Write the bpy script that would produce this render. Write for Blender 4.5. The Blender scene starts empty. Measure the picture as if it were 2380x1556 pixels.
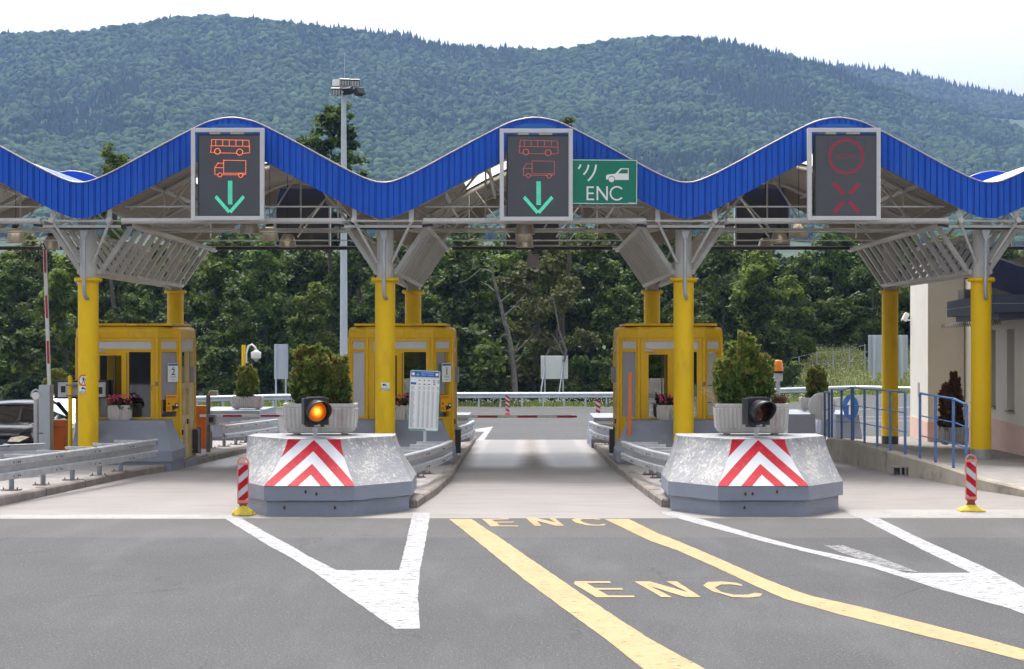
import bpy, math, random
import numpy as np
from mathutils import Vector, Matrix, noise as mnoise
random.seed(7); rng=np.random.default_rng(7)
S=bpy.context.scene; COL=S.collection
HAZE=.000155; SUN_EL=64; SUN_AZ=-18; SUN=1.5; SUN_ANG=10.0; SKY=.15; EXPO=.45
F=4200.0; VX=1220.0; VY=792.0; H=2.5      # focal length, vanishing point (in a 2380-wide frame), eye height
def sm(t): t=max(0,min(1,t)); return t*t*(3-2*t)
def gz(y,x=0.0):
    if y<33: z=0.0
    elif y<106: z=-.0185*(y-33)
    else: z=-1.3505+ (0 if y<128 else (y-128)*.05)
    s=sm((x-12)/9)
    return z+s*(.75*sm((y-78)/26)+2.3*sm((y-107)/28))
def P(x,y,d): return Vector(((x-VX)*d/F,d,H-(y-VY)*d/F))
def G(x,y,dz=0.0):
    d=30.0
    for _ in range(60):
        X=(x-VX)*d/F
        d=.5*d+.5*(H-gz(d,X)-dz)*F/(y-VY)
    return Vector(((x-VX)*d/F,d,gz(d,(x-VX)*d/F)+dz))
# ---------------------------------------------------------------- materials
MATS={}
def rgb(c): return (c[0],c[1],c[2],1)
def newmat(name):
    m=bpy.data.materials.new(name); m.use_nodes=True; nt=m.node_tree; nt.nodes.clear()
    o=nt.nodes.new('ShaderNodeOutputMaterial'); b=nt.nodes.new('ShaderNodeBsdfPrincipled')
    nt.links.new(b.outputs[0],o.inputs[0]); MATS[name]=m
    return m,nt,b,o
def N(nt,t,**kw):
    n=nt.nodes.new(t)
    for k,v in kw.items():
        if k in('op',): n.operation=v
        elif k=='blend': n.blend_type=v
        elif k=='dt': n.data_type=v
        else: n.inputs[k].default_value=v
    return n
def mixc(nt,fac,a,b,blend='MIX'):
    n=nt.nodes.new('ShaderNodeMix'); n.data_type='RGBA'; n.blend_type=blend
    for idx,v in ((0,fac),(6,a),(7,b)):
        if isinstance(v,(int,float)): n.inputs[idx].default_value=v
        elif isinstance(v,tuple): n.inputs[idx].default_value=rgb(v)
        else: nt.links.new(v,n.inputs[idx])
    return n.outputs[2]
def ntex(nt,co,scale,detail=3,rough=.55,stretch=None,dist=0):
    if stretch:
        mp=nt.nodes.new('ShaderNodeMapping'); mp.inputs['Scale'].default_value=stretch; nt.links.new(co,mp.inputs[0]); co=mp.outputs[0]
    n=N(nt,'ShaderNodeTexNoise',Scale=scale,Detail=detail,Roughness=rough,Distortion=dist); nt.links.new(co,n.inputs['Vector'])
    return n.outputs[0]
def ramp(nt,v,lo,hi):
    r=nt.nodes.new('ShaderNodeMapRange'); r.inputs[1].default_value=lo; r.inputs[2].default_value=hi; nt.links.new(v,r.inputs[0]); return r.outputs[0]
def sc(c,k): return tuple(min(1,x*k) for x in c)
def coord(nt,world=False):
    if world:
        g=nt.nodes.new('ShaderNodeNewGeometry'); return g.outputs['Position']
    t=nt.nodes.new('ShaderNodeTexCoord'); return t.outputs['Object']
def bumpn(nt,b,h,strength,dist=.02):
    n=N(nt,'ShaderNodeBump',Strength=strength,Distance=dist); nt.links.new(h,n.inputs['Height']); nt.links.new(n.outputs[0],b.inputs['Normal'])
def mat(name,col,rough=.6,metal=0.,var=.12,vs=3.,stain=None,ss=2.,samt=.5,bump=0.,bs=40.,spec=.5,coat=0.,emit=None,es=1.,st=None,world=False):
    if name in MATS: return MATS[name]
    m,nt,b,o=newmat(name); co=coord(nt,world)
    n1=ntex(nt,co,vs,4,stretch=st)
    c=mixc(nt,ramp(nt,n1,.3,.7),sc(col,1-var),sc(col,1+var))
    n2=ntex(nt,co,vs*9,3)
    c=mixc(nt,ramp(nt,n2,.35,.75),c,mixc(nt,.35*min(1,var*4),c,sc(col,1-2*var if var<.4 else .3)))
    if stain:
        n3=ntex(nt,co,ss,6,.65,stretch=st)
        mr=ramp(nt,n3,.55,.68); mu=N(nt,'ShaderNodeMath',op='MULTIPLY'); nt.links.new(mr,mu.inputs[0]); mu.inputs[1].default_value=samt
        c=mixc(nt,mu.outputs[0],c,stain)
    nt.links.new(c,b.inputs['Base Color'])
    r=nt.nodes.new('ShaderNodeMapRange'); nt.links.new(n1,r.inputs[0]); r.inputs[3].default_value=max(0,rough-.08); r.inputs[4].default_value=min(1,rough+.08); nt.links.new(r.outputs[0],b.inputs['Roughness'])
    b.inputs['Metallic'].default_value=metal; b.inputs['Specular IOR Level'].default_value=spec; b.inputs['Coat Weight'].default_value=coat
    if bump: bumpn(nt,b,ntex(nt,co,bs,4),bump)
    if emit: b.inputs['Emission Color'].default_value=rgb(emit); b.inputs['Emission Strength'].default_value=es
    return m
mat('yellow_paint',(.84,.54,.004),.45,var=.08,vs=1.2,stain=(.45,.27,.02),ss=3,samt=.35,spec=.35,st=(1,1,.3))
mat('booth_yellow',(.72,.43,.006),.42,var=.12,vs=1.5,stain=(.24,.14,.02),ss=3,samt=.4,spec=.4,st=(1,1,.4))
mat('sunlit_side_and_blind',(.62,.46,.2),.5,var=.15,vs=3,stain=(.3,.2,.06),ss=4,samt=.5)  # side walls: sun glare on yellow put into the colour; plain cream on one blind
mat('grey_paint',(.50,.50,.49),.5,var=.08,vs=2,stain=(.28,.25,.2),ss=3,samt=.3)
mat('frame_grey',(.60,.61,.62),.4,var=.05)
mat('galvanised',(.50,.52,.55),.42,metal=.55,var=.14,vs=7,stain=(.3,.3,.3),ss=5,samt=.35)
mat('galvanised_pale',(.55,.60,.66),.5,metal=.3,var=.08,vs=5,stain=(.35,.36,.37),ss=3,samt=.3,st=(1,1,.2))
mat('steel_brown',(.22,.18,.15),.5,metal=.4,var=.2,vs=8)
mat('post_steel',(.24,.27,.31),.5,metal=.3,var=.12,vs=6)
mat('dark_steel',(.06,.06,.07),.5,metal=.3,var=.2)
mat('black_plastic',(.018,.019,.023),.4,var=.15)
mat('screen_dark',(.075,.08,.095),.35,var=.06,vs=1.2)
mat('fascia_blue',(.006,.095,.58),.45,var=.13,vs=.8,stain=(.03,.12,.42),ss=3.2,samt=.45,spec=.35,st=(1,1,.25))
mat('roof_blue',(.03,.12,.45),.28,var=.1,vs=1.5,spec=.6)
mat('roof_under',(.34,.31,.27),.55,var=.12,vs=1.5,stain=(.2,.17,.13),ss=1,samt=.4)
mat('edge_metal',(.45,.40,.42),.35,metal=.6,var=.2)
mat('white_plastic',(.78,.78,.76),.4,var=.04)
mat('panel_white',(.52,.54,.57),.5,var=.06,vs=4)
mat('panel_grey',(.30,.29,.31),.55,var=.08)
mat('red_paint',(.52,.015,.03),.4,var=.08)
mat('refl_red',(.46,.004,.018),.55,var=.08,vs=6,stain=(.5,.25,.25),ss=14,samt=.2,spec=.25)
mat('refl_white',(.54,.56,.61),.5,var=.04,vs=6,stain=(.5,.5,.5),ss=10,samt=.25)
mat('pink_plastic',(.75,.25,.2),.45,var=.1,stain=(.4,.2,.18),ss=8)
mat('orange_plastic',(.68,.15,.01),.4,var=.08,vs=4)
mat('orange_lens',(.9,.25,.01),.2,var=.1,vs=20,spec=.7)
mat('yellow_rubber',(.62,.48,.05),.7,var=.2,vs=10,stain=(.3,.24,.08),ss=12)
mat('brown_rubber',(.25,.05,.02),.6,var=.2)
mat('sign_green',(.0,.19,.12),.35,var=.06,vs=1)
mat('sign_white',(.80,.82,.82),.35,var=.03)
mat('sign_blue',(.02,.11,.42),.35,var=.05)
mat('sign_pale',(.55,.66,.74),.4,var=.05)
mat('ink_grey',(.42,.46,.50),.5,var=.4,vs=60)
mat('ink_black',(.02,.02,.025),.5)
mat('ink_green',(.0,.10,.06),.5)
mat('teal_edge',(.12,.42,.34),.4)
mat('poster_yellow',(.85,.42,.0),.4,var=.04)
mat('pipe_grey',(.42,.45,.48),.35,metal=.5,var=.1,vs=3)
mat('lamp_metal',(.55,.50,.43),.35,metal=.6,var=.15,vs=6)
mat('rail_blue',(.07,.17,.38),.45,var=.15,vs=6,stain=(.2,.2,.22),ss=6,samt=.4)
mat('terracotta',(.72,.50,.42),.8,var=.06,vs=3,bump=.1)
mat('wall_cream',(.70,.67,.59),.85,var=.05,vs=1.2,stain=(.5,.46,.38),ss=1.2,samt=.25,bump=.15,bs=60)
mat('roof_navy',(.005,.02,.16),.5,var=.1)
mat('awning_grey',(.06,.08,.14),.5,var=.12,vs=2)
mat('window_reveal',(.38,.37,.38),.7,var=.06)
mat('planter_white',(.50,.48,.46),.75,var=.1,vs=5,stain=(.30,.2,.18),ss=4,samt=.5,bump=.15,bs=50,st=(1,1,.4))
mat('planter_stained',(.52,.50,.47),.8,var=.15,vs=5,stain=(.12,.11,.11),ss=6,samt=.85,bump=.15,bs=50,st=(1,1,.35))
mat('soil',(.05,.035,.025),.9,var=.3,vs=20)
mat('bark',(.10,.085,.07),.9,var=.35,vs=3,bump=.5,bs=10,st=(1,1,.3))
mat('bark_pale',(.17,.155,.14),.9,var=.35,vs=2.5,stain=(.07,.06,.05),ss=3,samt=.8,bump=.4,bs=10)
mat('kerb_stone',(.24,.21,.19),.9,var=.22,vs=3,stain=(.40,.37,.33),ss=2.5,samt=.6,bump=.4,bs=18)
mat('island_concrete',(.31,.29,.28),.9,var=.14,vs=2.5,stain=(.28,.25,.23),ss=1.6,samt=.5,bump=.35,bs=60)
mat('plinth_paint',(.20,.22,.27),.6,var=.08,vs=1.5,stain=(.30,.31,.34),ss=3,samt=.35,bump=.1,bs=30)
mat('block_grey',(.24,.27,.34),.6,var=.08,vs=2,stain=(.22,.2,.19),ss=4,samt=.4,bump=.15,bs=25)
mat('retaining_wall',(.38,.34,.28),.9,var=.16,vs=2,stain=(.13,.12,.10),ss=1.6,samt=.7,bump=.3,bs=25)
mat('cinder',(.30,.29,.28),.95,var=.2,vs=15,bump=.5,bs=80)
mat('car_navy',(.005,.008,.028),.22,var=.02,coat=.35,spec=.4)
mat('car_white',(.75,.76,.77),.2,var=.01,coat=1)
mat('chrome',(.75,.75,.78),.12,metal=1,var=.03)
mat('rust_and_gap_shade',(.10,.045,.02),.9,var=.3,vs=30)
mat('tyre',(.015,.015,.015),.8)
mat('cloth_blue',(.05,.09,.2),.6,var=.4,vs=9)
mat('led_red',(.5,.02,.02),.5,emit=(1,.03,.02),es=1.0)
mat('led_orange',(.9,.2,.05),.5,emit=(1,.17,.05),es=1.2)
mat('led_orange_dim',(.6,.1,.05),.5,emit=(1,.14,.07),es=.5)
mat('led_green',(.1,.8,.5),.5,emit=(.06,.8,.5),es=.75)
mat('led_red_dim',(.30,.02,.05),.5,emit=(.8,.02,.08),es=.07)
mat('led_off',(.022,.024,.03),.5)
mat('headlight_glow',(.45,.42,.38),.15,var=.5,vs=14,emit=(1,.82,.6),es=.28)
mat('flower_pink',(.70,.07,.20),.6,var=.3,vs=30)
mat('white_flower',(.75,.75,.68),.7)
mat('gable_blue',(.02,.14,.5),.5,var=.1)
def m_glass(name,tint,tr,rough=.02):
    m,nt,b,o=newmat(name); nt.nodes.remove(b)
    t=nt.nodes.new('ShaderNodeBsdfTransparent'); t.inputs[0].default_value=rgb(tint)
    g=nt.nodes.new('ShaderNodeBsdfGlossy'); g.inputs['Roughness'].default_value=rough; g.inputs[0].default_value=(.9,.92,.92,1)
    f=N(nt,'ShaderNodeFresnel',IOR=1.5); a=N(nt,'ShaderNodeMath',op='ADD'); nt.links.new(f.outputs[0],a.inputs[0]); a.inputs[1].default_value=tr
    mx=nt.nodes.new('ShaderNodeMixShader'); nt.links.new(a.outputs[0],mx.inputs[0]); nt.links.new(t.outputs[0],mx.inputs[1]); nt.links.new(g.outputs[0],mx.inputs[2]); nt.links.new(mx.outputs[0],o.inputs[0])
    return m
m_glass('glass',(.26,.28,.25),.20); m_glass('car_glass',(.12,.13,.13),.25)
def m_amber():
    m,nt,b,o=newmat('amber_lit'); co=coord(nt)
    v=nt.nodes.new('ShaderNodeTexVoronoi'); v.inputs['Scale'].default_value=45; nt.links.new(co,v.inputs['Vector'])
    ln=nt.nodes.new('ShaderNodeVectorMath'); ln.operation='LENGTH'; nt.links.new(co,ln.inputs[0])
    core=ramp(nt,ln.outputs['Value'],.13,.0); p=N(nt,'ShaderNodeMath',op='POWER'); nt.links.new(core,p.inputs[0]); p.inputs[1].default_value=2.2
    c=mixc(nt,p.outputs[0],(.55,.10,.0),(1,.5,.05)); nt.links.new(c,b.inputs['Emission Color']); b.inputs['Base Color'].default_value=(.4,.1,0,1)
    s=N(nt,'ShaderNodeMath',op='MULTIPLY'); nt.links.new(ramp(nt,v.outputs['Distance'],.0,.6),s.inputs[0]); nt.links.new(p.outputs[0],s.inputs[1])
    a=N(nt,'ShaderNodeMath',op='MULTIPLY_ADD'); nt.links.new(s.outputs[0],a.inputs[0]); a.inputs[1].default_value=6.; a.inputs[2].default_value=.45
    nt.links.new(a.outputs[0],b.inputs['Emission Strength']); b.inputs['Roughness'].default_value=.15
m_amber(); mat('amber_off',(.07,.018,.008),.2,var=.2,vs=40,spec=.6)
def m_trans():
    m,nt,b,o=newmat('skylight'); b.inputs['Base Color'].default_value=(.8,.75,.62,1); b.inputs['Roughness'].default_value=.5
    t=nt.nodes.new('ShaderNodeBsdfTranslucent'); t.inputs[0].default_value=(.85,.8,.66,1)
    mx=nt.nodes.new('ShaderNodeMixShader'); mx.inputs[0].default_value=.65; nt.links.new(b.outputs[0],mx.inputs[1]); nt.links.new(t.outputs[0],mx.inputs[2]); nt.links.new(mx.outputs[0],o.inputs[0])
m_trans()
def m_foliage(name,dark,light,transl=.3,rough=.6,warm=None,spec=.35):
    m,nt,b,o=newmat(name)
    a=nt.nodes.new('ShaderNodeAttribute'); a.attribute_name='tone'
    oi=nt.nodes.new('ShaderNodeObjectInfo')
    c=mixc(nt,a.outputs['Fac'],dark,light)
    if warm: c=mixc(nt,ramp(nt,a.outputs['Fac'],.94,1.0),c,warm)
    hv=nt.nodes.new('ShaderNodeHueSaturation'); nt.links.new(c,hv.inputs['Color'])
    r=nt.nodes.new('ShaderNodeMapRange'); nt.links.new(oi.outputs['Random'],r.inputs[0]); r.inputs[3].default_value=.75; r.inputs[4].default_value=1.25; nt.links.new(r.outputs[0],hv.inputs['Value'])
    r2=nt.nodes.new('ShaderNodeMapRange'); nt.links.new(oi.outputs['Random'],r2.inputs[0]); r2.inputs[3].default_value=.485; r2.inputs[4].default_value=.515; nt.links.new(r2.outputs[0],hv.inputs['Hue'])
    nt.links.new(hv.outputs[0],b.inputs['Base Color']); b.inputs['Roughness'].default_value=rough; b.inputs['Specular IOR Level'].default_value=spec
    t=nt.nodes.new('ShaderNodeBsdfTranslucent'); nt.links.new(hv.outputs[0],t.inputs[0])
    mx=nt.nodes.new('ShaderNodeMixShader'); mx.inputs[0].default_value=transl; nt.links.new(b.outputs[0],mx.inputs[1]); nt.links.new(t.outputs[0],mx.inputs[2]); nt.links.new(mx.outputs[0],o.inputs[0])
    return m
m_foliage('leaves',(.012,.034,.006),(.165,.235,.032),.43)
m_foliage('leaves_bright',(.04,.085,.010),(.24,.30,.04),.48)
m_foliage('leaves_dry',(.06,.075,.02),(.22,.22,.06),.4)
m_foliage('conifer_green',(.045,.095,.02),(.27,.36,.08),.35,warm=(.26,.13,.04))
m_foliage('dead_brown',(.07,.03,.018),(.20,.085,.045),.2)
m_foliage('far_forest',(.004,.014,.009),(.048,.082,.022),.0,.8,spec=.1)
m_foliage('grass_blades',(.08,.14,.025),(.32,.35,.09),.4)
m_foliage('dry_grass',(.3,.24,.11),(.5,.42,.24),.3)
def m_asphalt(name,base,world=True,patch=True):
    m,nt,b,o=newmat(name); co=coord(nt,True)
    big=ntex(nt,co,.35,4,.6); fine=ntex(nt,co,40,3,.85); fin2=ntex(nt,co,140,2,.7)
    c=mixc(nt,ramp(nt,big,.3,.7),sc(base,.86),sc(base,1.12))
    c=mixc(nt,ramp(nt,fine,.35,.68),mixc(nt,.68,c,(0,0,0)),c)
    vo=nt.nodes.new('ShaderNodeTexVoronoi'); vo.inputs['Scale'].default_value=42; nt.links.new(co,vo.inputs['Vector'])
    sp=ramp(nt,vo.outputs['Distance'],.25,.12); 
    sepv=nt.nodes.new('ShaderNodeSeparateColor'); nt.links.new(vo.outputs['Color'],sepv.inputs[0])
    pick=ramp(nt,sepv.outputs[0],.70,.8); mu=N(nt,'ShaderNodeMath',op='MULTIPLY'); nt.links.new(sp,mu.inputs[0]); nt.links.new(pick,mu.inputs[1])
    c=mixc(nt,mu.outputs[0],c,sc(base,2.6))
    # thin cracks, kept to a few patches
    vc=nt.nodes.new('ShaderNodeTexVoronoi'); vc.feature='DISTANCE_TO_EDGE'; vc.inputs['Scale'].default_value=.45
    dn=ntex(nt,co,2.5,4); ad=nt.nodes.new('ShaderNodeVectorMath'); ad.operation='MULTIPLY_ADD'; nt.links.new(dn,ad.inputs[0]); ad.inputs[1].default_value=(.5,.5,.5); nt.links.new(co,ad.inputs[2]); nt.links.new(ad.outputs[0],vc.inputs['Vector'])
    cr=ramp(nt,vc.outputs['Distance'],.010,.0); msk=ramp(nt,ntex(nt,co,.3,2),.52,.60)
    mm=N(nt,'ShaderNodeMath',op='MULTIPLY'); nt.links.new(cr,mm.inputs[0]); nt.links.new(msk,mm.inputs[1])
    c=mixc(nt,mm.outputs[0],c,sc(base,.3))
    sx=nt.nodes.new('ShaderNodeSeparateXYZ'); nt.links.new(co,sx.inputs[0])
    if patch:
        sa=N(nt,'ShaderNodeMath',op='MULTIPLY_ADD'); nt.links.new(ntex(nt,co,1.3,3),sa.inputs[0]); sa.inputs[1].default_value=.16; nt.links.new(sx.outputs[1],sa.inputs[2])
        st_=ramp(nt,sa.outputs[0],23.02,23.06); c=mixc(nt,st_,c,mixc(nt,.22,c,(.16,.148,.138)))
        e1=N(nt,'ShaderNodeMath',op='SUBTRACT'); nt.links.new(sa.outputs[0],e1.inputs[0]); e1.inputs[1].default_value=23.04; e2=N(nt,'ShaderNodeMath',op='ABSOLUTE'); nt.links.new(e1.outputs[0],e2.inputs[0]); c=mixc(nt,ramp(nt,e2.outputs[0],.025,.01),c,sc(base,.8))
        dr=ramp(nt,ntex(nt,co,3.2,5,.75,stretch=(1.6,.5,1)),.60,.74); dm=N(nt,'ShaderNodeMath',op='MULTIPLY'); nt.links.new(dr,dm.inputs[0]); dm.inputs[1].default_value=.45; c=mixc(nt,dm.outputs[0],c,sc(base,.5))
        lt=ramp(nt,ntex(nt,co,.8,4,.6,stretch=(1.4,.35,1)),.5,.75); lm=N(nt,'ShaderNodeMath',op='MULTIPLY'); nt.links.new(lt,lm.inputs[0]); lm.inputs[1].default_value=.35; c=mixc(nt,lm.outputs[0],c,sc(base,1.35))
    nt.links.new(c,b.inputs['Base Color']); b.inputs['Roughness'].default_value=.85; b.inputs['Specular IOR Level'].default_value=.35
    bumpn(nt,b,fine,.5,.01)
m_asphalt('asphalt',(.108,.107,.111)); m_asphalt('asphalt_rear',(.105,.105,.108),patch=False)
def m_lane():
    m,nt,b,o=newmat('lane_concrete'); co=coord(nt,True); base=(.285,.262,.250)
    c=mixc(nt,ramp(nt,ntex(nt,co,.6,5,.6),.3,.7),sc(base,.84),sc(base,1.1))
    c=mixc(nt,ramp(nt,ntex(nt,co,1.2,5,.65,stretch=(.5,3.2,1)),.5,.72),c,(.19,.16,.145))
    c=mixc(nt,ramp(nt,ntex(nt,co,2.,5,.65,stretch=(.4,5,1)),.52,.75),c,(.36,.34,.33))
    c=mixc(nt,ramp(nt,ntex(nt,co,45,2,.8),.35,.6),sc(base,.72),c)
    s=nt.nodes.new('ShaderNodeSeparateXYZ'); nt.links.new(co,s.inputs[0])
    # oil strip down the middle of each lane (period of one bay), and transverse slab joints
    a=N(nt,'ShaderNodeMath',op='ADD'); nt.links.new(s.outputs[0],a.inputs[0]); a.inputs[1].default_value=-.18+5.815*6
    md=N(nt,'ShaderNodeMath',op='MODULO'); nt.links.new(a.outputs[0],md.inputs[0]); md.inputs[1].default_value=5.815
    ws=N(nt,'ShaderNodeMath',op='PINGPONG'); nt.links.new(md.outputs[0],ws.inputs[0]); ws.inputs[1].default_value=2.9075
    dn=ntex(nt,co,1.1,4); ad=N(nt,'ShaderNodeMath',op='ADD'); nt.links.new(ws.outputs[0],ad.inputs[0]); nt.links.new(dn,ad.inputs[1])
    oil=ramp(nt,ad.outputs[0],.95,.5); yr=ramp(nt,s.outputs[1],31,37); om=N(nt,'ShaderNodeMath',op='MULTIPLY'); nt.links.new(oil,om.inputs[0]); nt.links.new(yr,om.inputs[1])
    o2=N(nt,'ShaderNodeMath',op='MULTIPLY'); nt.links.new(om.outputs[0],o2.inputs[0]); o2.inputs[1].default_value=.75
    c=mixc(nt,o2.outputs[0],c,(.17,.145,.13))
    jt=N(nt,'ShaderNodeMath',op='PINGPONG'); nt.links.new(s.outputs[1],jt.inputs[0]); jt.inputs[1].default_value=2.6
    jm=ramp(nt,jt.outputs[0],.012,.004); jn=N(nt,'ShaderNodeMath',op='MULTIPLY'); nt.links.new(jm,jn.inputs[0]); jn.inputs[1].default_value=.6
    c=mixc(nt,jn.outputs[0],c,(.16,.14,.13))
    nt.links.new(c,b.inputs['Base Color'])
    # wheel tracks worn smooth under the roof
    tr=N(nt,'ShaderNodeMath',op='SUBTRACT'); nt.links.new(ws.outputs[0],tr.inputs[0]); tr.inputs[1].default_value=.8
    ab=N(nt,'ShaderNodeMath',op='ABSOLUTE'); nt.links.new(tr.outputs[0],ab.inputs[0]); w=ramp(nt,ab.outputs[0],.75,.35)
    y2=ramp(nt,s.outputs[1],35.5,37.5); wm=N(nt,'ShaderNodeMath',op='MULTIPLY'); nt.links.new(w,wm.inputs[0]); nt.links.new(y2,wm.inputs[1])
    rr=nt.nodes.new('ShaderNodeMapRange'); nt.links.new(wm.outputs[0],rr.inputs[0]); rr.inputs[3].default_value=.8; rr.inputs[4].default_value=.30; nt.links.new(rr.outputs[0],b.inputs['Roughness'])
    bumpn(nt,b,ntex(nt,co,60,3),.25,.01)
m_lane()
def m_chip():
    m,nt,b,o=newmat('chipped_paint'); co=coord(nt)
    n=ntex(nt,co,24,5,.72,stretch=(1,1,.6),dist=.4); n2=ntex(nt,co,2.2,3); 
    a=N(nt,'ShaderNodeMath',op='MULTIPLY_ADD'); nt.links.new(n2,a.inputs[0]); a.inputs[1].default_value=.35; nt.links.new(n,a.inputs[2])
    chip=ramp(nt,a.outputs[0],.735,.765); dark=ramp(nt,ntex(nt,co,3,5,.7),.58,.66)
    c=mixc(nt,ramp(nt,n2,.35,.65),(.24,.25,.275),(.31,.31,.31))
    dk=N(nt,'ShaderNodeMath',op='MULTIPLY'); nt.links.new(dark,dk.inputs[0]); dk.inputs[1].default_value=.5; c=mixc(nt,dk.outputs[0],c,(.15,.14,.125)); c=mixc(nt,chip,c,(.52,.51,.49))
    nt.links.new(c,b.inputs['Base Color']); b.inputs['Roughness'].default_value=.62
    bumpn(nt,b,n,.22,.012)
m_chip()
def m_mark(name,col,world=True,wear=.60):
    m,nt,b,o=newmat(name); co=coord(nt,True)
    c=mixc(nt,ramp(nt,ntex(nt,co,1.5,4),.3,.7),sc(col,.9),sc(col,1.05))
    w=ramp(nt,ntex(nt,co,20,5,.8,stretch=(.5,1.6,1)),wear-.06,wear+.10); c=mixc(nt,w,c,(.30,.29,.28)); c=mixc(nt,ramp(nt,ntex(nt,co,2.2,5,.7,stretch=(1,.4,1)),.5,.75),c,sc(col,.72))
    c=mixc(nt,ramp(nt,ntex(nt,co,70,2,.8),.3,.5),sc(col,.78),c)
    nt.links.new(c,b.inputs['Base Color']); b.inputs['Roughness'].default_value=.75; bumpn(nt,b,ntex(nt,co,60,2),.3,.01)
    tr=nt.nodes.new('ShaderNodeBsdfTransparent'); mx=nt.nodes.new('ShaderNodeMixShader'); w2=ramp(nt,ntex(nt,co,13,6,.85,stretch=(.6,1.3,1),dist=.6),wear-.02,wear+.05); k=N(nt,'ShaderNodeMath',op='MULTIPLY'); nt.links.new(w2,k.inputs[0]); k.inputs[1].default_value=.8
    nt.links.new(k.outputs[0],mx.inputs[0]); nt.links.new(b.outputs[0],mx.inputs[1]); nt.links.new(tr.outputs[0],mx.inputs[2]); nt.links.new(mx.outputs[0],o.inputs[0])
m_mark('road_white',(.385,.385,.395),wear=.55); m_mark('road_yellow',(.43,.30,.135),wear=.585); m_mark('road_faded',(.27,.27,.28),wear=.5); m_mark('edge_white',(.33,.315,.305))
def m_grass():
    m,nt,b,o=newmat('grass_ground'); co=coord(nt,True)
    c=mixc(nt,ramp(nt,ntex(nt,co,.3,4),.35,.65),(.11,.16,.04),(.22,.23,.075))
    c=mixc(nt,ramp(nt,ntex(nt,co,5,5,.8),.5,.7),c,(.22,.20,.09))
    nt.links.new(c,b.inputs['Base Color']); b.inputs['Roughness'].default_value=.9; bumpn(nt,b,ntex(nt,co,8,4),.6,.1)
m_grass()
def m_pav():
    m,nt,b,o=newmat('pavers'); co=coord(nt,True)
    br=nt.nodes.new('ShaderNodeTexBrick'); br.inputs['Scale'].default_value=1.; br.inputs['Brick Width'].default_value=.4; br.inputs['Row Height'].default_value=.2; br.inputs['Mortar Size'].default_value=.008; nt.links.new(co,br.inputs['Vector'])
    br.inputs['Color1'].default_value=(.30,.27,.25,1); br.inputs['Color2'].default_value=(.24,.22,.20,1); br.inputs['Mortar'].default_value=(.10,.09,.08,1)
    c=mixc(nt,ramp(nt,ntex(nt,co,.8,4),.4,.7),br.outputs[0],(.20,.18,.17)); nt.links.new(c,b.inputs['Base Color']); b.inputs['Roughness'].default_value=.85
m_pav()
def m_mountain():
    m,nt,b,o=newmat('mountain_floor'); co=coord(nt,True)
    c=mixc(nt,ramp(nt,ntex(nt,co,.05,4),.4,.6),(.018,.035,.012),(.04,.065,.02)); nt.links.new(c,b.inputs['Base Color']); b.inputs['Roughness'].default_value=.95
m_mountain()
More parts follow.
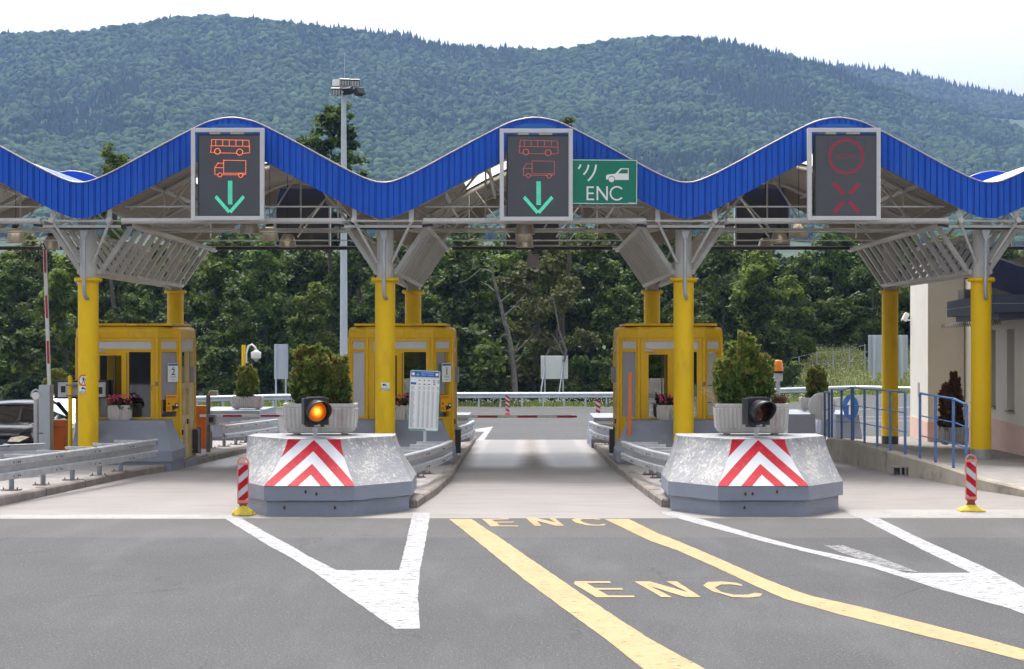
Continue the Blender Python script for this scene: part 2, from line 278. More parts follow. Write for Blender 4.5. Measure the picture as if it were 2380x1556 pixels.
# ---------------------------------------------------------------- mesh builder
ORG={}
class MB:
    def __init__(s): s.v=[]; s.f=[]; s.m=[]; s.smooth=[]
    def add(s,vs,fs,mi=0,sm_=False):
        b=len(s.v); s.v+= [tuple(v) for v in vs]
        for f in fs: s.f.append(tuple(i+b for i in f)); s.m.append(mi); s.smooth.append(sm_)
        return s
    def box(s,c,sz,rz=0,mi=0,rx=0,ry=0):
        M=Matrix.Translation(c)@Matrix.Rotation(rz,4,'Z')@Matrix.Rotation(ry,4,'Y')@Matrix.Rotation(rx,4,'X')
        vs=[M@Vector((x*sz[0]/2,y*sz[1]/2,z*sz[2]/2)) for x in(-1,1) for y in(-1,1) for z in(-1,1)]
        return s.add(vs,[(0,1,3,2),(4,6,7,5),(0,4,5,1),(2,3,7,6),(0,2,6,4),(1,5,7,3)],mi)
    def bx(s,x0,x1,y0,y1,z0,z1,mi=0): return s.box(((x0+x1)/2,(y0+y1)/2,(z0+z1)/2),(x1-x0,y1-y0,z1-z0),0,mi)
    def cyl(s,a,b,r0,r1=None,n=16,mi=0,cap=True,smooth=True):
        a=Vector(a); b=Vector(b); r1=r0 if r1 is None else r1
        z=(b-a).normalized(); x=z.orthogonal().normalized(); y=z.cross(x)
        vs=[]
        for c,r in((a,r0),(b,r1)):
            for i in range(n):
                t=2*math.pi*i/n; vs.append(c+x*r*math.cos(t)+y*r*math.sin(t))
        s.add(vs,[(i,(i+1)%n,n+(i+1)%n,n+i) for i in range(n)],mi,smooth)
        if cap: s.add(vs[:n],[tuple(range(n))[::-1]],mi); s.add(vs[n:],[tuple(range(n))],mi)
        return s
    def tube(s,pts,r,n=8,mi=0,smooth=True):
        pts=[Vector(p) for p in pts]; rs=r if isinstance(r,(list,tuple)) else [r]*len(pts)
        rings=[]; x=None
        for i,p in enumerate(pts):
            t=(pts[min(i+1,len(pts)-1)]-pts[max(i-1,0)]).normalized()
            x=t.orthogonal().normalized() if x is None else (x-t*x.dot(t)).normalized()
            y=t.cross(x); rings.append([p+(x*math.cos(2*math.pi*k/n)+y*math.sin(2*math.pi*k/n))*rs[i] for k in range(n)])
        vs=[v for rg in rings for v in rg]
        fs=[(i*n+k,i*n+(k+1)%n,(i+1)*n+(k+1)%n,(i+1)*n+k) for i in range(len(pts)-1) for k in range(n)]
        s.add(vs,fs,mi,smooth); m=len(vs)
        s.add(rings[0],[tuple(range(n))[::-1]],mi); s.add(rings[-1],[tuple(range(n))],mi); return s
    def lathe(s,prof,c,n=20,mi=0,smooth=True,axis=None):
        M=Matrix.Translation(c)@(axis if axis is not None else Matrix.Identity(4))
        vs=[M@Vector((r*math.cos(2*math.pi*k/n),r*math.sin(2*math.pi*k/n),z)) for r,z in prof for k in range(n)]
        s.add(vs,[(i*n+k,i*n+(k+1)%n,(i+1)*n+(k+1)%n,(i+1)*n+k) for i in range(len(prof)-1) for k in range(n)],mi,smooth); return s
    def prism(s,poly,thick,mi=0):   # poly: world points (planar), extruded by vector thick
        n=len(poly); t=Vector(thick); vs=[Vector(p) for p in poly]+[Vector(p)+t for p in poly]
        s.add(vs,[tuple(range(n))[::-1],tuple(range(n,2*n))]+[(i,(i+1)%n,n+(i+1)%n,n+i) for i in range(n)],mi); return s
    def loft(s,rings,mi=0,cap=True,smooth=False,closed=True):
        n=len(rings[0]); vs=[v for r in rings for v in r]
        s.add(vs,[(i*n+k,i*n+(k+1)%n,(i+1)*n+(k+1)%n,(i+1)*n+k) for i in range(len(rings)-1) for k in range(n if closed else n-1)],mi,smooth)
        if cap: s.add(rings[-1],[tuple(range(n))],mi); s.add(rings[0],[tuple(range(n))[::-1]],mi)
        return s
    def sphere(s,c,r,n=10,mi=0,sc_=(1,1,1)):
        prof=[(max(1e-4,r*math.sin(math.pi*i/n)),r*math.cos(math.pi*i/n)) for i in range(n+1)]
        M=Matrix.Diagonal((sc_[0],sc_[1],sc_[2],1)); return s.lathe(prof[::-1],c,n*2,mi,True,M)
    def build(s,name,mats,parent=None,loc=None,bevel=0):
        org=ORG[parent.name] if parent is not None else Vector(loc or (0,0,0))
        me=bpy.data.meshes.new(name); me.from_pydata([(v[0]-org[0],v[1]-org[1],v[2]-org[2]) for v in s.v],[],s.f)
        if isinstance(mats,str): mats=[mats]
        for k in mats: me.materials.append(MATS[k])
        me.polygons.foreach_set('material_index',s.m); me.polygons.foreach_set('use_smooth',s.smooth); me.update()
        o=bpy.data.objects.new(name,me); COL.objects.link(o)
        if parent is not None: o.parent=parent
        else: o.location=org
        ORG[o.name]=org
        if bevel:
            b=o.modifiers.new('bevel','BEVEL'); b.width=bevel; b.segments=2; b.limit_method='ANGLE'
        return o
def tag(o,label=None,cat=None,group=None,kind=None):
    if label: o['label']=label
    if cat: o['category']=cat
    if group: o['group']=group
    if kind: o['kind']=kind
    return o
def thing(name,label,cat,loc,group=None):
    o=bpy.data.objects.new(name,None); COL.objects.link(o); o.location=loc; o.empty_display_size=.2; ORG[o.name]=Vector(loc); return tag(o,label,cat,group)
def struct(o): o['kind']='structure'; return o
CHILD={}
def copy_tree(o,delta,label=None,group=None,parent=None):
    c=o.copy(); COL.objects.link(c)
    if parent is not None: c.parent=parent
    else:
        c.location=o.location+Vector(delta)
        if label: c['label']=label
        if group: c['group']=group
    ORG[c.name]=ORG[o.name]+Vector(delta)
    for ch in [x for x in list(o.children)]: copy_tree(ch,delta,parent=c)
    return c
def text_mb(txt,h,origin,right,up,thick=.004,align='CENTER',xs=1.,bold=0.):
    cu=bpy.data.curves.new('t','FONT'); cu.body=txt; cu.size=1; cu.align_x=align; cu.align_y='CENTER'; cu.extrude=0; cu.offset=bold
    ob=bpy.data.objects.new('t',cu); COL.objects.link(ob); dg=bpy.context.evaluated_depsgraph_get()
    me=bpy.data.meshes.new_from_object(ob.evaluated_get(dg)); 
    right=Vector(right).normalized(); up=Vector(up).normalized(); nrm=right.cross(up)
    vs=[Vector(origin)+right*v.co.x*h*xs+up*v.co.y*h+nrm*thick for v in me.vertices]; fs=[tuple(p.vertices) for p in me.polygons]
    bpy.data.objects.remove(ob); bpy.data.curves.remove(cu); bpy.data.meshes.remove(me)
    return vs,fs
def add_tone(o,tones,dom='FACE'):
    a=o.data.attributes.new('tone','FLOAT',dom); a.data.foreach_set('value',np.asarray(tones,dtype=np.float32))
def np_mesh(name,verts,quads,mat_,tone=None,parent=None,loc=(0,0,0),k=4):
    me=bpy.data.meshes.new(name); nv=len(verts); nf=len(quads)
    me.vertices.add(nv); me.vertices.foreach_set('co',np.asarray(verts,dtype=np.float32).ravel())
    me.loops.add(nf*k); me.loops.foreach_set('vertex_index',np.asarray(quads,dtype=np.int32).ravel())
    me.polygons.add(nf); me.polygons.foreach_set('loop_start',np.arange(0,nf*k,k,dtype=np.int32)); me.polygons.foreach_set('loop_total',np.full(nf,k,dtype=np.int32))
    me.update(calc_edges=True); me.materials.append(MATS[mat_])
    if tone is not None:
        a=me.attributes.new('tone','FLOAT','FACE'); a.data.foreach_set('value',np.asarray(tone,dtype=np.float32))
    return me
def link_mesh(name,me,parent=None,loc=(0,0,0)):
    o=bpy.data.objects.new(name,me); COL.objects.link(o)
    if parent is not None: o.parent=parent; ORG[o.name]=ORG[parent.name]
    else: o.location=loc; ORG[o.name]=Vector(loc)
    return o
def leaf_quads(cent,nper,spread,size,tone_c,flat=.5,elong=1.,upbias=None,seed=0):
    """many leaf-sized quads round cluster centres; returns verts, quads, tone per quad"""
    r=np.random.default_rng(seed); n=len(cent)*nper
    c=np.repeat(np.asarray(cent),nper,0); d=r.normal(size=(n,3)); d/=np.linalg.norm(d,axis=1)[:,None]
    sp=np.repeat(np.asarray(spread).reshape(-1,1) if np.ndim(spread) else np.full((len(cent),1),spread),nper,0)
    rad=sp*(r.random((n,1))**.45); p=c+d*rad*np.array([1,1,.75])
    nr=d*(1-flat)+r.normal(size=(n,3))*.5+np.array([0,0,flat]); nr/=np.linalg.norm(nr,axis=1)[:,None]
    if upbias is not None:
        ax=d*.6+np.array(upbias)+r.normal(size=(n,3))*.35; ax/=np.linalg.norm(ax,axis=1)[:,None]
        nr=np.cross(ax,r.normal(size=(n,3))); nr/=np.linalg.norm(nr,axis=1)[:,None]; t=ax
    else:
        t=np.cross(nr,r.normal(size=(n,3))); t/=np.linalg.norm(t,axis=1)[:,None]
    b=np.cross(nr,t); s=size*(.6+.8*r.random((n,1)))*.5
    q=np.stack([p-t*s*elong-b*s*.25,p+b*s-t*s*elong*.1,p+t*s*elong+b*s*.1,p-b*s+t*s*.05*elong],1).reshape(-1,3)
    tone=np.clip(np.repeat(np.asarray(tone_c),nper)+r.normal(size=n)*.16,0,1)
    return q,np.arange(n*4).reshape(-1,4),tone
# ================================================================ GROUND
def sheet(name,y0,y1,x0,x1,mat_,ny=30,nx=30,dz=0.,zf=None,xs=None,ys=None):
    m=MB(); ys=ys or [y0+(y1-y0)*i/ny for i in range(ny+1)]; xs=xs or [x0+(x1-x0)*i/nx for i in range(nx+1)]
    f=zf or (lambda x,y:gz(y,x))
    vs=[(x,y,f(x,y)+dz) for y in ys for x in xs]; n=len(xs)
    m.add(vs,[(j*n+i,j*n+i+1,(j+1)*n+i+1,(j+1)*n+i) for j in range(len(ys)-1) for i in range(n-1)],0,True)
    return struct(m.build(name,mat_))
EDGE=25.43; LEND=52.0
sheet('road',-30,EDGE,-70,70,'asphalt',10,8)
sheet('lane_pavement',EDGE,LEND,-70,70,'lane_concrete',60,8)
sheet('road',LEND,104,-110,110,'asphalt_rear',60,80)
sheet('grass_ground',104,420,-220,220,'grass_ground',90,110)
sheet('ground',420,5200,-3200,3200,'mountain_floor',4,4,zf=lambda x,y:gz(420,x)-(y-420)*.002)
def mark(name,polyD,mat_='road_white',dz=.004,sub=None):
    p0=[G(x,y,dz) for x,y in polyD]; pts=[]; amp=.005 if 'letter' not in name else .004
    for i,a in enumerate(p0):      # hand-laid paint: slightly ragged edges
        c=p0[(i+1)%len(p0)]; n=max(1,int((c-a).length/.16))
        for k in range(n): q=a+(c-a)*(k/n); pts.append(q+Vector((random.uniform(-amp,amp),random.uniform(-amp,amp),0)) if n>1 else q); m=MB(); m.add(pts,[tuple(range(len(pts)))[::-1]])
    o=m.build(name,mat_); me=o.data
    import bmesh as bm_; b=bm_.new(); b.from_mesh(me); bm_.ops.triangulate(b,faces=b.faces[:],ngon_method='EAR_CLIP'); bm_.ops.recalc_face_normals(b,faces=b.faces[:])
    if b.faces and sum(f.normal.z for f in b.faces)<0: bm_.ops.reverse_faces(b,faces=b.faces[:])
    b.to_mesh(me); b.free(); return struct(o)
a1=lambda X,Y:(466.2+X/2.553,1165.5+Y/2.553)      # crop 600,1500 (1200 wide)
a2=lambda X,Y:(1359.8+X/2.333,1165.5+Y/2.333)     # crop 1750,1500 (1313 wide)
a3=lambda X,Y:(971.3+X/3.829,932.4+Y/3.829)       # crop 1250,1200 (800 wide)
mark('road_marking',[a1(*p) for p in[(140,98),(240,98),(380,180),(540,265),(640,325),(805,408),(1180,408),(1240,160),(1260,68),(1362,68),(1350,150),(1330,260),(1303,400),(1290,560),(1300,756),(1155,756),(1000,650),(840,540),(690,430),(540,335),(400,260),(270,180)]])
mark('road_marking',[a1(*p) for p in[(1475,105),(1608,105),(1760,205),(2000,370),(2380,630),(2640,800),(3020,1010),(2650,1010),(2380,800),(2160,640),(1930,470),(1780,350),(1640,235)]],'road_yellow')
mark('road_marking',[a2(*p) for p in[(105,95),(235,95),(400,175),(520,222),(700,298),(850,365),(1000,430),(1130,480),(1235,515),(1500,573),(1800,650),(2100,725),(2460,825),(2460,885),(2150,805),(1800,718),(1400,618),(1190,558),(1080,528),(900,447),(700,352),(500,265),(355,215)]],'road_yellow')
mark('road_marking',[a2(*p) for p in[(415,55),(495,55),(640,98),(800,145),(950,190),(1200,255),(1500,318),(1740,388),(2092,387),(1830,262),(1640,165),(1490,88),(1590,90),(1800,192),(2000,282),(2200,372),(2460,510),(2460,640),(2300,580),(2080,520),(1900,470),(1750,420),(1560,360),(1300,298),(1100,250),(950,213),(800,172),(640,130),(490,88),(420,66)]])
mark('road_marking',[a2(*p) for p in[(1295,238),(1395,238),(1560,290),(1810,384),(1700,372),(1540,330),(1400,282)]],'road_faded',.006)
def letters(fn,L):
    for ps in L: mark('road_letter',[fn(*p) for p in ps],'road_yellow',.005)
letters(a3,[[(570,1048),(805,1044),(810,1052),(655,1056),(690,1074),(852,1073),(856,1081),(700,1082),(730,1107),(890,1107),(893,1116),(650,1116)],
 [(960,1040),(1040,1038),(1225,1080),(1165,1040),(1215,1040),(1300,1110),(1225,1110),(1060,1066),(1100,1110),(1040,1110)],
 [(1615,1057),(1560,1050),(1470,1050),(1440,1060),(1475,1080),(1545,1098),(1610,1100),(1655,1092),(1677,1096),(1655,1107),(1590,1110),(1500,1105),(1400,1080),(1368,1056),(1400,1044),(1500,1040),(1585,1043),(1630,1050)]])
letters(a2,[[(-55,433),(135,433),(140,442),(8,443),(55,470),(200,470),(207,479),(70,479),(125,510),(265,511),(272,520),(60,520),(-60,447)],
 [(268,434),(352,434),(560,493),(440,434),(497,434),(628,519),(545,519),(355,460),(470,519),(415,519)],
 [(855,459),(790,450),(735,452),(705,468),(740,492),(810,506),(880,506),(920,496),(962,500),(950,515),(890,522),(800,519),(690,487),(640,455),(665,437),(740,434),(815,441),(848,450)]])
mark('road_marking',[a3(*p) for p in[(510,249),(668,227),(588,349),(524,349),(592,272),(510,272)]],dz=.004)
mark('road_marking',[a2(*p) for p in[(1395,45),(2460,44),(2460,90),(1470,88)]],'edge_white',.003)
mark('road_marking',[(0,1196),(540,1196),(540,1206),(0,1206)],'edge_white',.003)
for i,(xa,xb,da,db) in enumerate([(-60,14,102.6,103)]):
    m=MB(); 
    for k in range(40):
        x0=-60+k*3; x1=x0+3.01; vs=[(x,y,gz(y,x)+.004) for x,y in((x0,102.7),(x1,102.7),(x1,103.2),(x0,103.2))]; m.add(vs,[(0,1,2,3)])
    struct(m.build('road_marking','road_white'))
for ya,yb in((79,79.35),(72,72.4),(88,88.25)):
    m=MB()
    for k in range(30):
        x0=9+k*1.2; x1=x0+1.2; o=k*.12
        if ya==79 and k%1: continue
        vs=[(x,y,gz(y,x)+.004) for x,y in((x0,ya+o),(x1,ya+o+.12),(x1,yb+o+.12),(x0,yb+o))]; m.add(vs,[(0,1,2,3)])
    struct(m.build('road_marking','road_white'))
# ---- islands: top slab + kerb ring
def island(poly,h=.12,kw=.16):
    n=len(poly); m=MB(); top=[(x,y,gz(y)+h) for x,y in poly]; bot=[(x,y,gz(y)-.1) for x,y in poly]
    m.add(top+bot,[tuple(range(n))]+[(i,i+n,(i+1)%n+n,(i+1)%n) for i in range(n)])
    o=m.build('pavement','island_concrete'); import bmesh as bm_; b=bm_.new(); b.from_mesh(o.data); bm_.ops.triangulate(b,faces=[f for f in b.faces if len(f.verts)>4]); bm_.ops.recalc_face_normals(b,faces=b.faces[:]); b.to_mesh(o.data); b.free(); struct(o)
    k=MB(); C=Vector((sum(p[0] for p in poly)/n,sum(p[1] for p in poly)/n,0))
    for i in range(n):
        a=Vector((*poly[i],0)); c=Vector((*poly[(i+1)%n],0)); L=(c-a).length; t=(c-a)/L; nr=Vector((t.y,-t.x,0))
        if nr.dot((a+c)/2-C)<0: nr=-nr
        ns=max(1,int(L/.8))
        for j in range(ns):
            p=a+t*(L*j/ns+.006); q=a+t*(L*(j+1)/ns-.006); o_=.03+random.uniform(-.006,.006); hh=h+.012+random.uniform(-.006,.004)
            cs=[p+nr*o_,q+nr*o_,q-nr*kw,p-nr*kw]; ch=.025
            zs=[gz(v.y) for v in cs]
            lo=[(v.x,v.y,z-.1) for v,z in zip(cs,zs)]; mid=[(v.x,v.y,z+hh-ch) for v,z in zip(cs,zs)]
            cs2=[p+nr*(o_-ch),q+nr*(o_-ch),q-nr*kw,p-nr*kw]; hi=[(v.x,v.y,gz(v.y)+hh) for v in cs2]
            k.loft([lo,mid,hi])
    struct(k.build('kerb','kerb_stone'))
island([(-8.9,23.5),(-7.95,27.4),(-7.3,32.5),(-7.0,35),(-6.88,38),(-6.78,41),(-6.68,45),(-6.68,51),(-9.9,51),(-9.95,34),(-10.5,28),(-11.3,24)])
island([(-1.64,27),(-1.45,29.6),(-1.34,32.5),(-1.36,38),(-1.39,44),(-1.42,51),(-4.05,51),(-4.05,34),(-4.15,27)])
island([(2.08,27.1),(1.92,30.5),(1.80,34.2),(1.78,40),(1.80,51),(4.45,51),(4.45,34),(4.6,27)])
# ---- raised walkway at the right
LE=[(8.95,26.4,.10),(8.0,28.9,.125),(7.57,30.3,.2),(7.5,30.9,.24),(7.3,32.1,.31),(6.95,34.4,.385),(6.9,38,.386),(6.86,40.8,.30),(6.84,41.6,.1),(6.84,46,.02),(6.84,50,-.06)]
def walk(name,y0,y1,mat_):
    m=MB(); ys=sorted({y0,y1}|{p[1] for p in LE if y0<p[1]<y1}|{y0+(y1-y0)*i/12 for i in range(13)}); YY=[p[1] for p in LE]
    ts=[0,.02,.05,.1,.2,.35,.6,1]; rows=[]
    for y in ys:
        xl=float(np.interp(y,YY,[p[0] for p in LE])); zl=float(np.interp(y,YY,[p[2] for p in LE])); zb=gz(y)+.14 if y>31 else gz(y)+.12
        rows.append([(xl+(14-xl)*t,y,zb+(zl-zb)*(1-t)**3 if t else zl) for t in ts])
    n=len(ts); vs=[p for r in rows for p in r]; m.add(vs,[(j*n+i,j*n+i+1,(j+1)*n+i+1,(j+1)*n+i) for j in range(len(ys)-1) for i in range(n-1)])
    return struct(m.build(name,mat_))
walk('pavement',32.6,50,'pavers'); walk('pavement',26.4,32.6,'island_concrete')
m=MB(); L2=[p for p in LE if p[1]>=30.9]
for (x0,y0,z0),(x1,y1,z1) in zip(LE[:-1],LE[1:]):
    w=.17; d=Vector((x1-x0,y1-y0,0)).normalized(); nn=Vector((d.y,-d.x,0))*w; e=.004
    r=[[(x-.03,y,gz(y)-.1),(x-.03,y,z+e-.02),(x,y,z+e+.004),(x+nn.x,y+nn.y,z+e),(x+nn.x,y+nn.y,gz(y)-.1)] for x,y,z in((x0,y0,z0),(x1,y1,z1))]
    m.loft(r)
tag(m.build('retaining_wall','retaining_wall'),'stained concrete retaining wall along the raised walkway under the blue railings','retaining wall')
# ================================================================ CANOPY
PX=34.64/F; PITCH=5.815; TR0=-8.53; DF=34.64; DR=45.55
_u=[0,21,42,70,115,188,261,295,325,352.5]; _z=[0,2.5,10,22.5,46,86,124,140,148,151]
def roofz(X):
    u=abs(((X-TR0+PITCH/2)%PITCH)-PITCH/2)/PX
    i=0
    # smooth interpolation (Hermite)
    for i in range(len(_u)-1):
        if u<=_u[i+1]: break
    def sl(k):
        if k<=0 or k>=len(_u)-1: return 0
        return (_z[k+1]-_z[k-1])/(_u[k+1]-_u[k-1])
    h=_u[i+1]-_u[i]; t=(u-_u[i])/h
    z=(2*t**3-3*t*t+1)*_z[i]+(t**3-2*t*t+t)*h*sl(i)+(-2*t**3+3*t*t)*_z[i+1]+(t**3-t*t)*h*sl(i+1)
    return 5.51+z*PX
X0=TR0-1.5*PITCH; X1=TR0+4.5*PITCH
cano=thing('toll_canopy','long wavy blue canopy on yellow columns spanning all the toll lanes','canopy',(0,40,0))
def fascia(y,dirn,name):
    m=MB(); x=X0; k=0; pts=[]
    while x<X1:
        for a,b,dy in((0,.094,0),(.094,.108,.03),(.108,.122,0.004),(.122,.136,.03),(.136,.22,.004),(.22,.234,.03)): pts+= [(x+a,dy),(x+b,dy)]
        x+=.234
    # front sheet
    vs=[]
    for px,dy in pts:
        yy=y+dirn*dy; zt=roofz(px)+.012
        u=abs(((px-TR0+PITCH/2)%PITCH)-PITCH/2)
        zb=zt-.675
        if u>2.35: zb=max(zb,6.33+.05*0)       # opening under the crest, behind the sign
        vs+= [(px,yy,zb),(px,yy,zt)]
    n=len(pts); m.add(vs,[(2*i,2*i+2,2*i+3,2*i+1) for i in range(n-1)])
    v2=[]
    for k in range(n):
        a=vs[2*k]; c=vs[2*k+1]; v2+= [(a[0],y+dirn*.055,a[2]),(a[0],y+dirn*.055,max(a[2],c[2]-.24)),(a[0],y+dirn*.055,c[2])]
    m.add(v2,[(3*i,3*i+1,3*i+4,3*i+3) for i in range(n-1)],1); m.add(v2,[(3*i+1,3*i+2,3*i+5,3*i+4) for i in range(n-1)],0)
    o=m.build(name,['fascia_blue','roof_under'],cano); 
    e=MB(); ps=[(X0+i*.1,y-dirn*.012,roofz(X0+i*.1)+.02) for i in range(int((X1-X0)/.1)+1)]; e.tube(ps,.014,6); e.build('edge_trim','edge_metal',o)
    return o
fa=fascia(DF,1,'fascia'); fb=fascia(DR,-1,'fascia')
# roof sheets, ribs running along the wave
def roof(name,dz,mat_,ys,xs,amp=.012):
    vs=[]; 
    for j,y in enumerate(ys):
        for x in xs: vs.append((x,y,roofz(x)+dz+(amp if j%4 in(1,2) else -amp)))
    n=len(xs); m=MB(); m.add(vs,[(j*n+i,j*n+i+1,(j+1)*n+i+1,(j+1)*n+i) for j in range(len(ys)-1) for i in range(n-1)],0,False); return m.build(name,mat_,cano)
def ribs(a,b,step=.28):
    n=int((b-a)/step); out=[]
    for i in range(n):
        y=a+i*step; out+= [y,y+step*.12,y+step*.5,y+step*.62]
    return out+[b]
xs=[X0+i*.14 for i in range(int((X1-X0)/.14)+1)]
SK0,SK1=38.2,40.7
for a,b in((DF+.06,SK0),(SK1,DR-.06)): roof('roof_sheet',-.22,'roof_blue',ribs(a,b),xs)
for a,b in((DF+.08,SK0),(SK1,DR-.08)): roof('roof_lining',-.29,'roof_under',ribs(a,b),xs)
for k in range(-1,5):           # translucent sheets over each crest, steel over each trough
    cx=TR0+(k-.5)*PITCH; n=20
    roof('skylight_sheet',-.23,'skylight',ribs(SK0,SK1),[cx-1.5+i*.15 for i in range(21)])
    ax=[cx+1.5+i*(PITCH-3)/18 for i in range(19)]
    if ax[-1]<X1: roof('roof_sheet',-.22,'roof_blue',ribs(SK0,SK1),ax); roof('roof_lining',-.29,'roof_under',ribs(SK0,SK1),ax)
# small pale gable plates under each crest and the dark fixings seen above the signs
for k in range(-1,4):
    cx=TR0+(k+.5)*PITCH
    m=MB(); m.prism([(cx-.42,DF-.012,6.36),(cx+.42,DF-.012,6.36),(cx+.40,DF-.012,6.60),(cx+.2,DF-.012,6.66),(cx-.2,DF-.012,6.66),(cx-.40,DF-.012,6.60)],(0,.008,0)); m.build('gable_plate','gable_blue',cano)
# columns
colX=[-8.53,-2.73,3.10,8.91]; 
col_foot={0:.02,1:.02,2:.02,3:.16}
def column(x,y,zf,front,d_mat='yellow_paint'):
    m=MB(); m.cyl((x,y,zf+.22),(x,y,3.66),.1975,n=32)
    c=m.build('column',d_mat,cano)
    m=MB(); m.lathe([(.0,3.715),(.27,3.715),(.27,3.66),(.205,3.655),(.199,3.62)][::-1],(x,y,0),32)
    for i in range(14):
        t=i*math.tau/14; m.cyl((x+.238*math.cos(t),y+.238*math.sin(t),3.64),(x+.238*math.cos(t),y+.238*math.sin(t),3.74),.013,n=6)
    m.build('flange',d_mat,c)
    m=MB(); m.cyl((x,y,3.715),(x,y,4.83),.16,n=28); m.build('upper_shaft','grey_paint',c)
    m=MB(); m.cyl((x,y,zf-.25),(x,y,zf+.225),.205,n=28); m.build('column_foot','pipe_grey' if front else 'dark_steel',c)
    if front:
        yp=y-.34; m=MB()
        m.loft([[(x-.105,yp-.05,4.84),(x+.105,yp-.05,4.84),(x+.105,yp+.06,4.84),(x-.105,yp+.06,4.84)],[(x-.1,yp-.05,4.72),(x+.1,yp-.05,4.72),(x+.1,yp+.06,4.72),(x-.1,yp+.06,4.72)],[(x-.042,yp-.04,4.47),(x+.042,yp-.04,4.47),(x+.042,yp+.05,4.47),(x-.042,yp+.05,4.47)]])
        m.tube([(x,yp,4.5),(x,yp,3.6)],.038,12); m.tube([(x,yp,3.62),(x,yp,3.60)],.044,12)
        m.tube([(x,yp,3.6),(x,yp,3.42),(x+.012,yp+.02,3.36),(x+.03,yp+.06,3.325),(x+.04,yp+.2,3.32)],.039,12); m.build('downpipe','pipe_grey',c)
    return c
for i,x in enumerate(colX):
    column(x,35.3,col_foot[i],True); column(x,44.1,-.2 if i<3 else -.05,False)
for x in(TR0-PITCH,TR0+4*PITCH): column(x,35.3,0,True); column(x,44.1,-.2,False)
# longitudinal tubes with inclined struts
NS=12
for i,x in enumerate(colX):
    for s in(-1,1):
        tx=x+s*.79; bx=x+s*.19
        m=MB(); m.tube([(tx,34.9,4.76),(tx,45.2,4.76)],.055,10); m.tube([(bx,35.35,3.84),(bx,44.0,3.84)],.05,10); g=m.build('lattice_girder','grey_paint',cano)
        for k in range(NS):
            y=35.55+k*(44.05-35.55)/(NS-1)
            m=MB(); a=Vector((bx+s*.01,y,3.86)); b=Vector((tx,y,4.74)); d=(b-a).normalized(); nrm=Vector((d.z,0,-d.x))
            w=.042; hh=.06
            m.prism([a-nrm*w+Vector((0,-hh,0)),a+nrm*w+Vector((0,-hh,0)),b+nrm*w+Vector((0,-hh,0)),b-nrm*w+Vector((0,-hh,0))],(0,2*hh,0)); m.build('strut','grey_paint',g)
# front nodes, V braces and chords
for i,x in enumerate(colX):
    for s in(-1,1):
        nx=x+s*.552; m=MB()
        m.cyl((nx,34.60,4.81),(nx,34.80,4.81),.05,n=16); m.box((nx+s*-.005,34.74,4.95),(.09,.012,.26)); m.build('node_plate','grey_paint',cano)
        for yy in(34.74,44.7):
            m=MB(); m.tube([(nx,yy,4.8),(x+s*.14,yy+(.4 if yy<40 else -.45),4.02)],.028,8); m.build('brace','grey_paint',cano)
    m=MB(); m.tube([(x-.552,34.72,4.80),(x+.552,34.72,4.80)],.024,8)
    m.tube([(x-.95,34.72,4.80),(x-.5,34.72,4.80)],.012,6); m.tube([(x+.5,34.72,4.80),(x+.95,34.72,4.80)],.012,6)
    m.box((x,34.80,4.70),(1.5,.012,.05)); m.build('tie_rod','grey_paint',cano)
    m=MB(); m.loft([[(x+q,34.85,4.68+z_),(x+q,34.88,4.68+z_),(x+q,34.88,4.73+z_),(x+q,34.85,4.73+z_)] for q,z_ in((-.95,.03),(-.7,.0),(-.4,-.04),(.4,-.04),(.7,.0),(.95,.03))])
    m.build('perforated_strip','dark_steel',cano)
xc=[TR0-PITCH]+colX+[TR0+4*PITCH]
for a,b in zip(xc[:-1],xc[1:]):
    m=MB(); m.tube([(a+.78,34.72,4.80),(b-.78,34.72,4.80)],.056,12); m.tube([(a+.8,34.95,5.09),(b-.8,34.95,5.09)],.018,6); m.build('chord','grey_paint',cano)
    for yy in(37.4,40.6,44.5):
        m=MB(); mid=(a+b)/2
        if yy!=40.6: m.tube([(a+.78,yy,4.80),(b-.78,yy,4.80)],.028,8)
        m.tube([(a+.78,yy+.9,4.80),(b-.78,yy+.9,4.80)],.016,6)
        def rz(x): return roofz(x)-.36
        for s,e in((a+.35,mid-.1),(mid+.1,b-.35)):
            m.tube([(s+(e-s)*k/10,yy,rz(s+(e-s)*k/10)) for k in range(11)],.036,8)
        for s in(-1,1):
            if yy>44: continue
            for f in((.3,.62) if yy<38 else(.45,)):
                xx=mid+s*(b-a)/2*(1-f)*.9; m.tube([(xx,yy,4.8),(xx,yy,rz(xx))],.020,6)
            for f in((.08,.36,.64) if yy<38 else(.2,)):
                xa=mid+s*(b-a)/2*f*.9; xb=mid+s*(b-a)/2*(f+.30)*.9; m.tube([(xa,yy,4.82),(xb,yy,rz(xb))],.020,6)
        m.build('roof_truss','grey_paint',cano)
    for f in(.18,.34,.66,.82):
        xx=a+(b-a)*f; m=MB(); m.box((xx,40.1,roofz(xx)-.34),(.06,10.6,.07)); m.build('purlin','grey_paint',cano)
    m=MB(); m.box(((a+b)/2,44.3,4.76),((b-a)-1.9,.10,.07)) 
    m.build('cable_tray','dark_steel',cano)
# diagonal corner members at lattice heads
for i,x in enumerate(colX):
    for s in(-1,1):
        
        for yy,w_ in((37.4,1.75),(42,1.9)): m=MB(); m.tube([(x+s*.8,yy,4.8),(x+s*w_,yy,roofz(x+s*w_)-.36)],.03,6); m.build('knee_brace','grey_paint',cano)
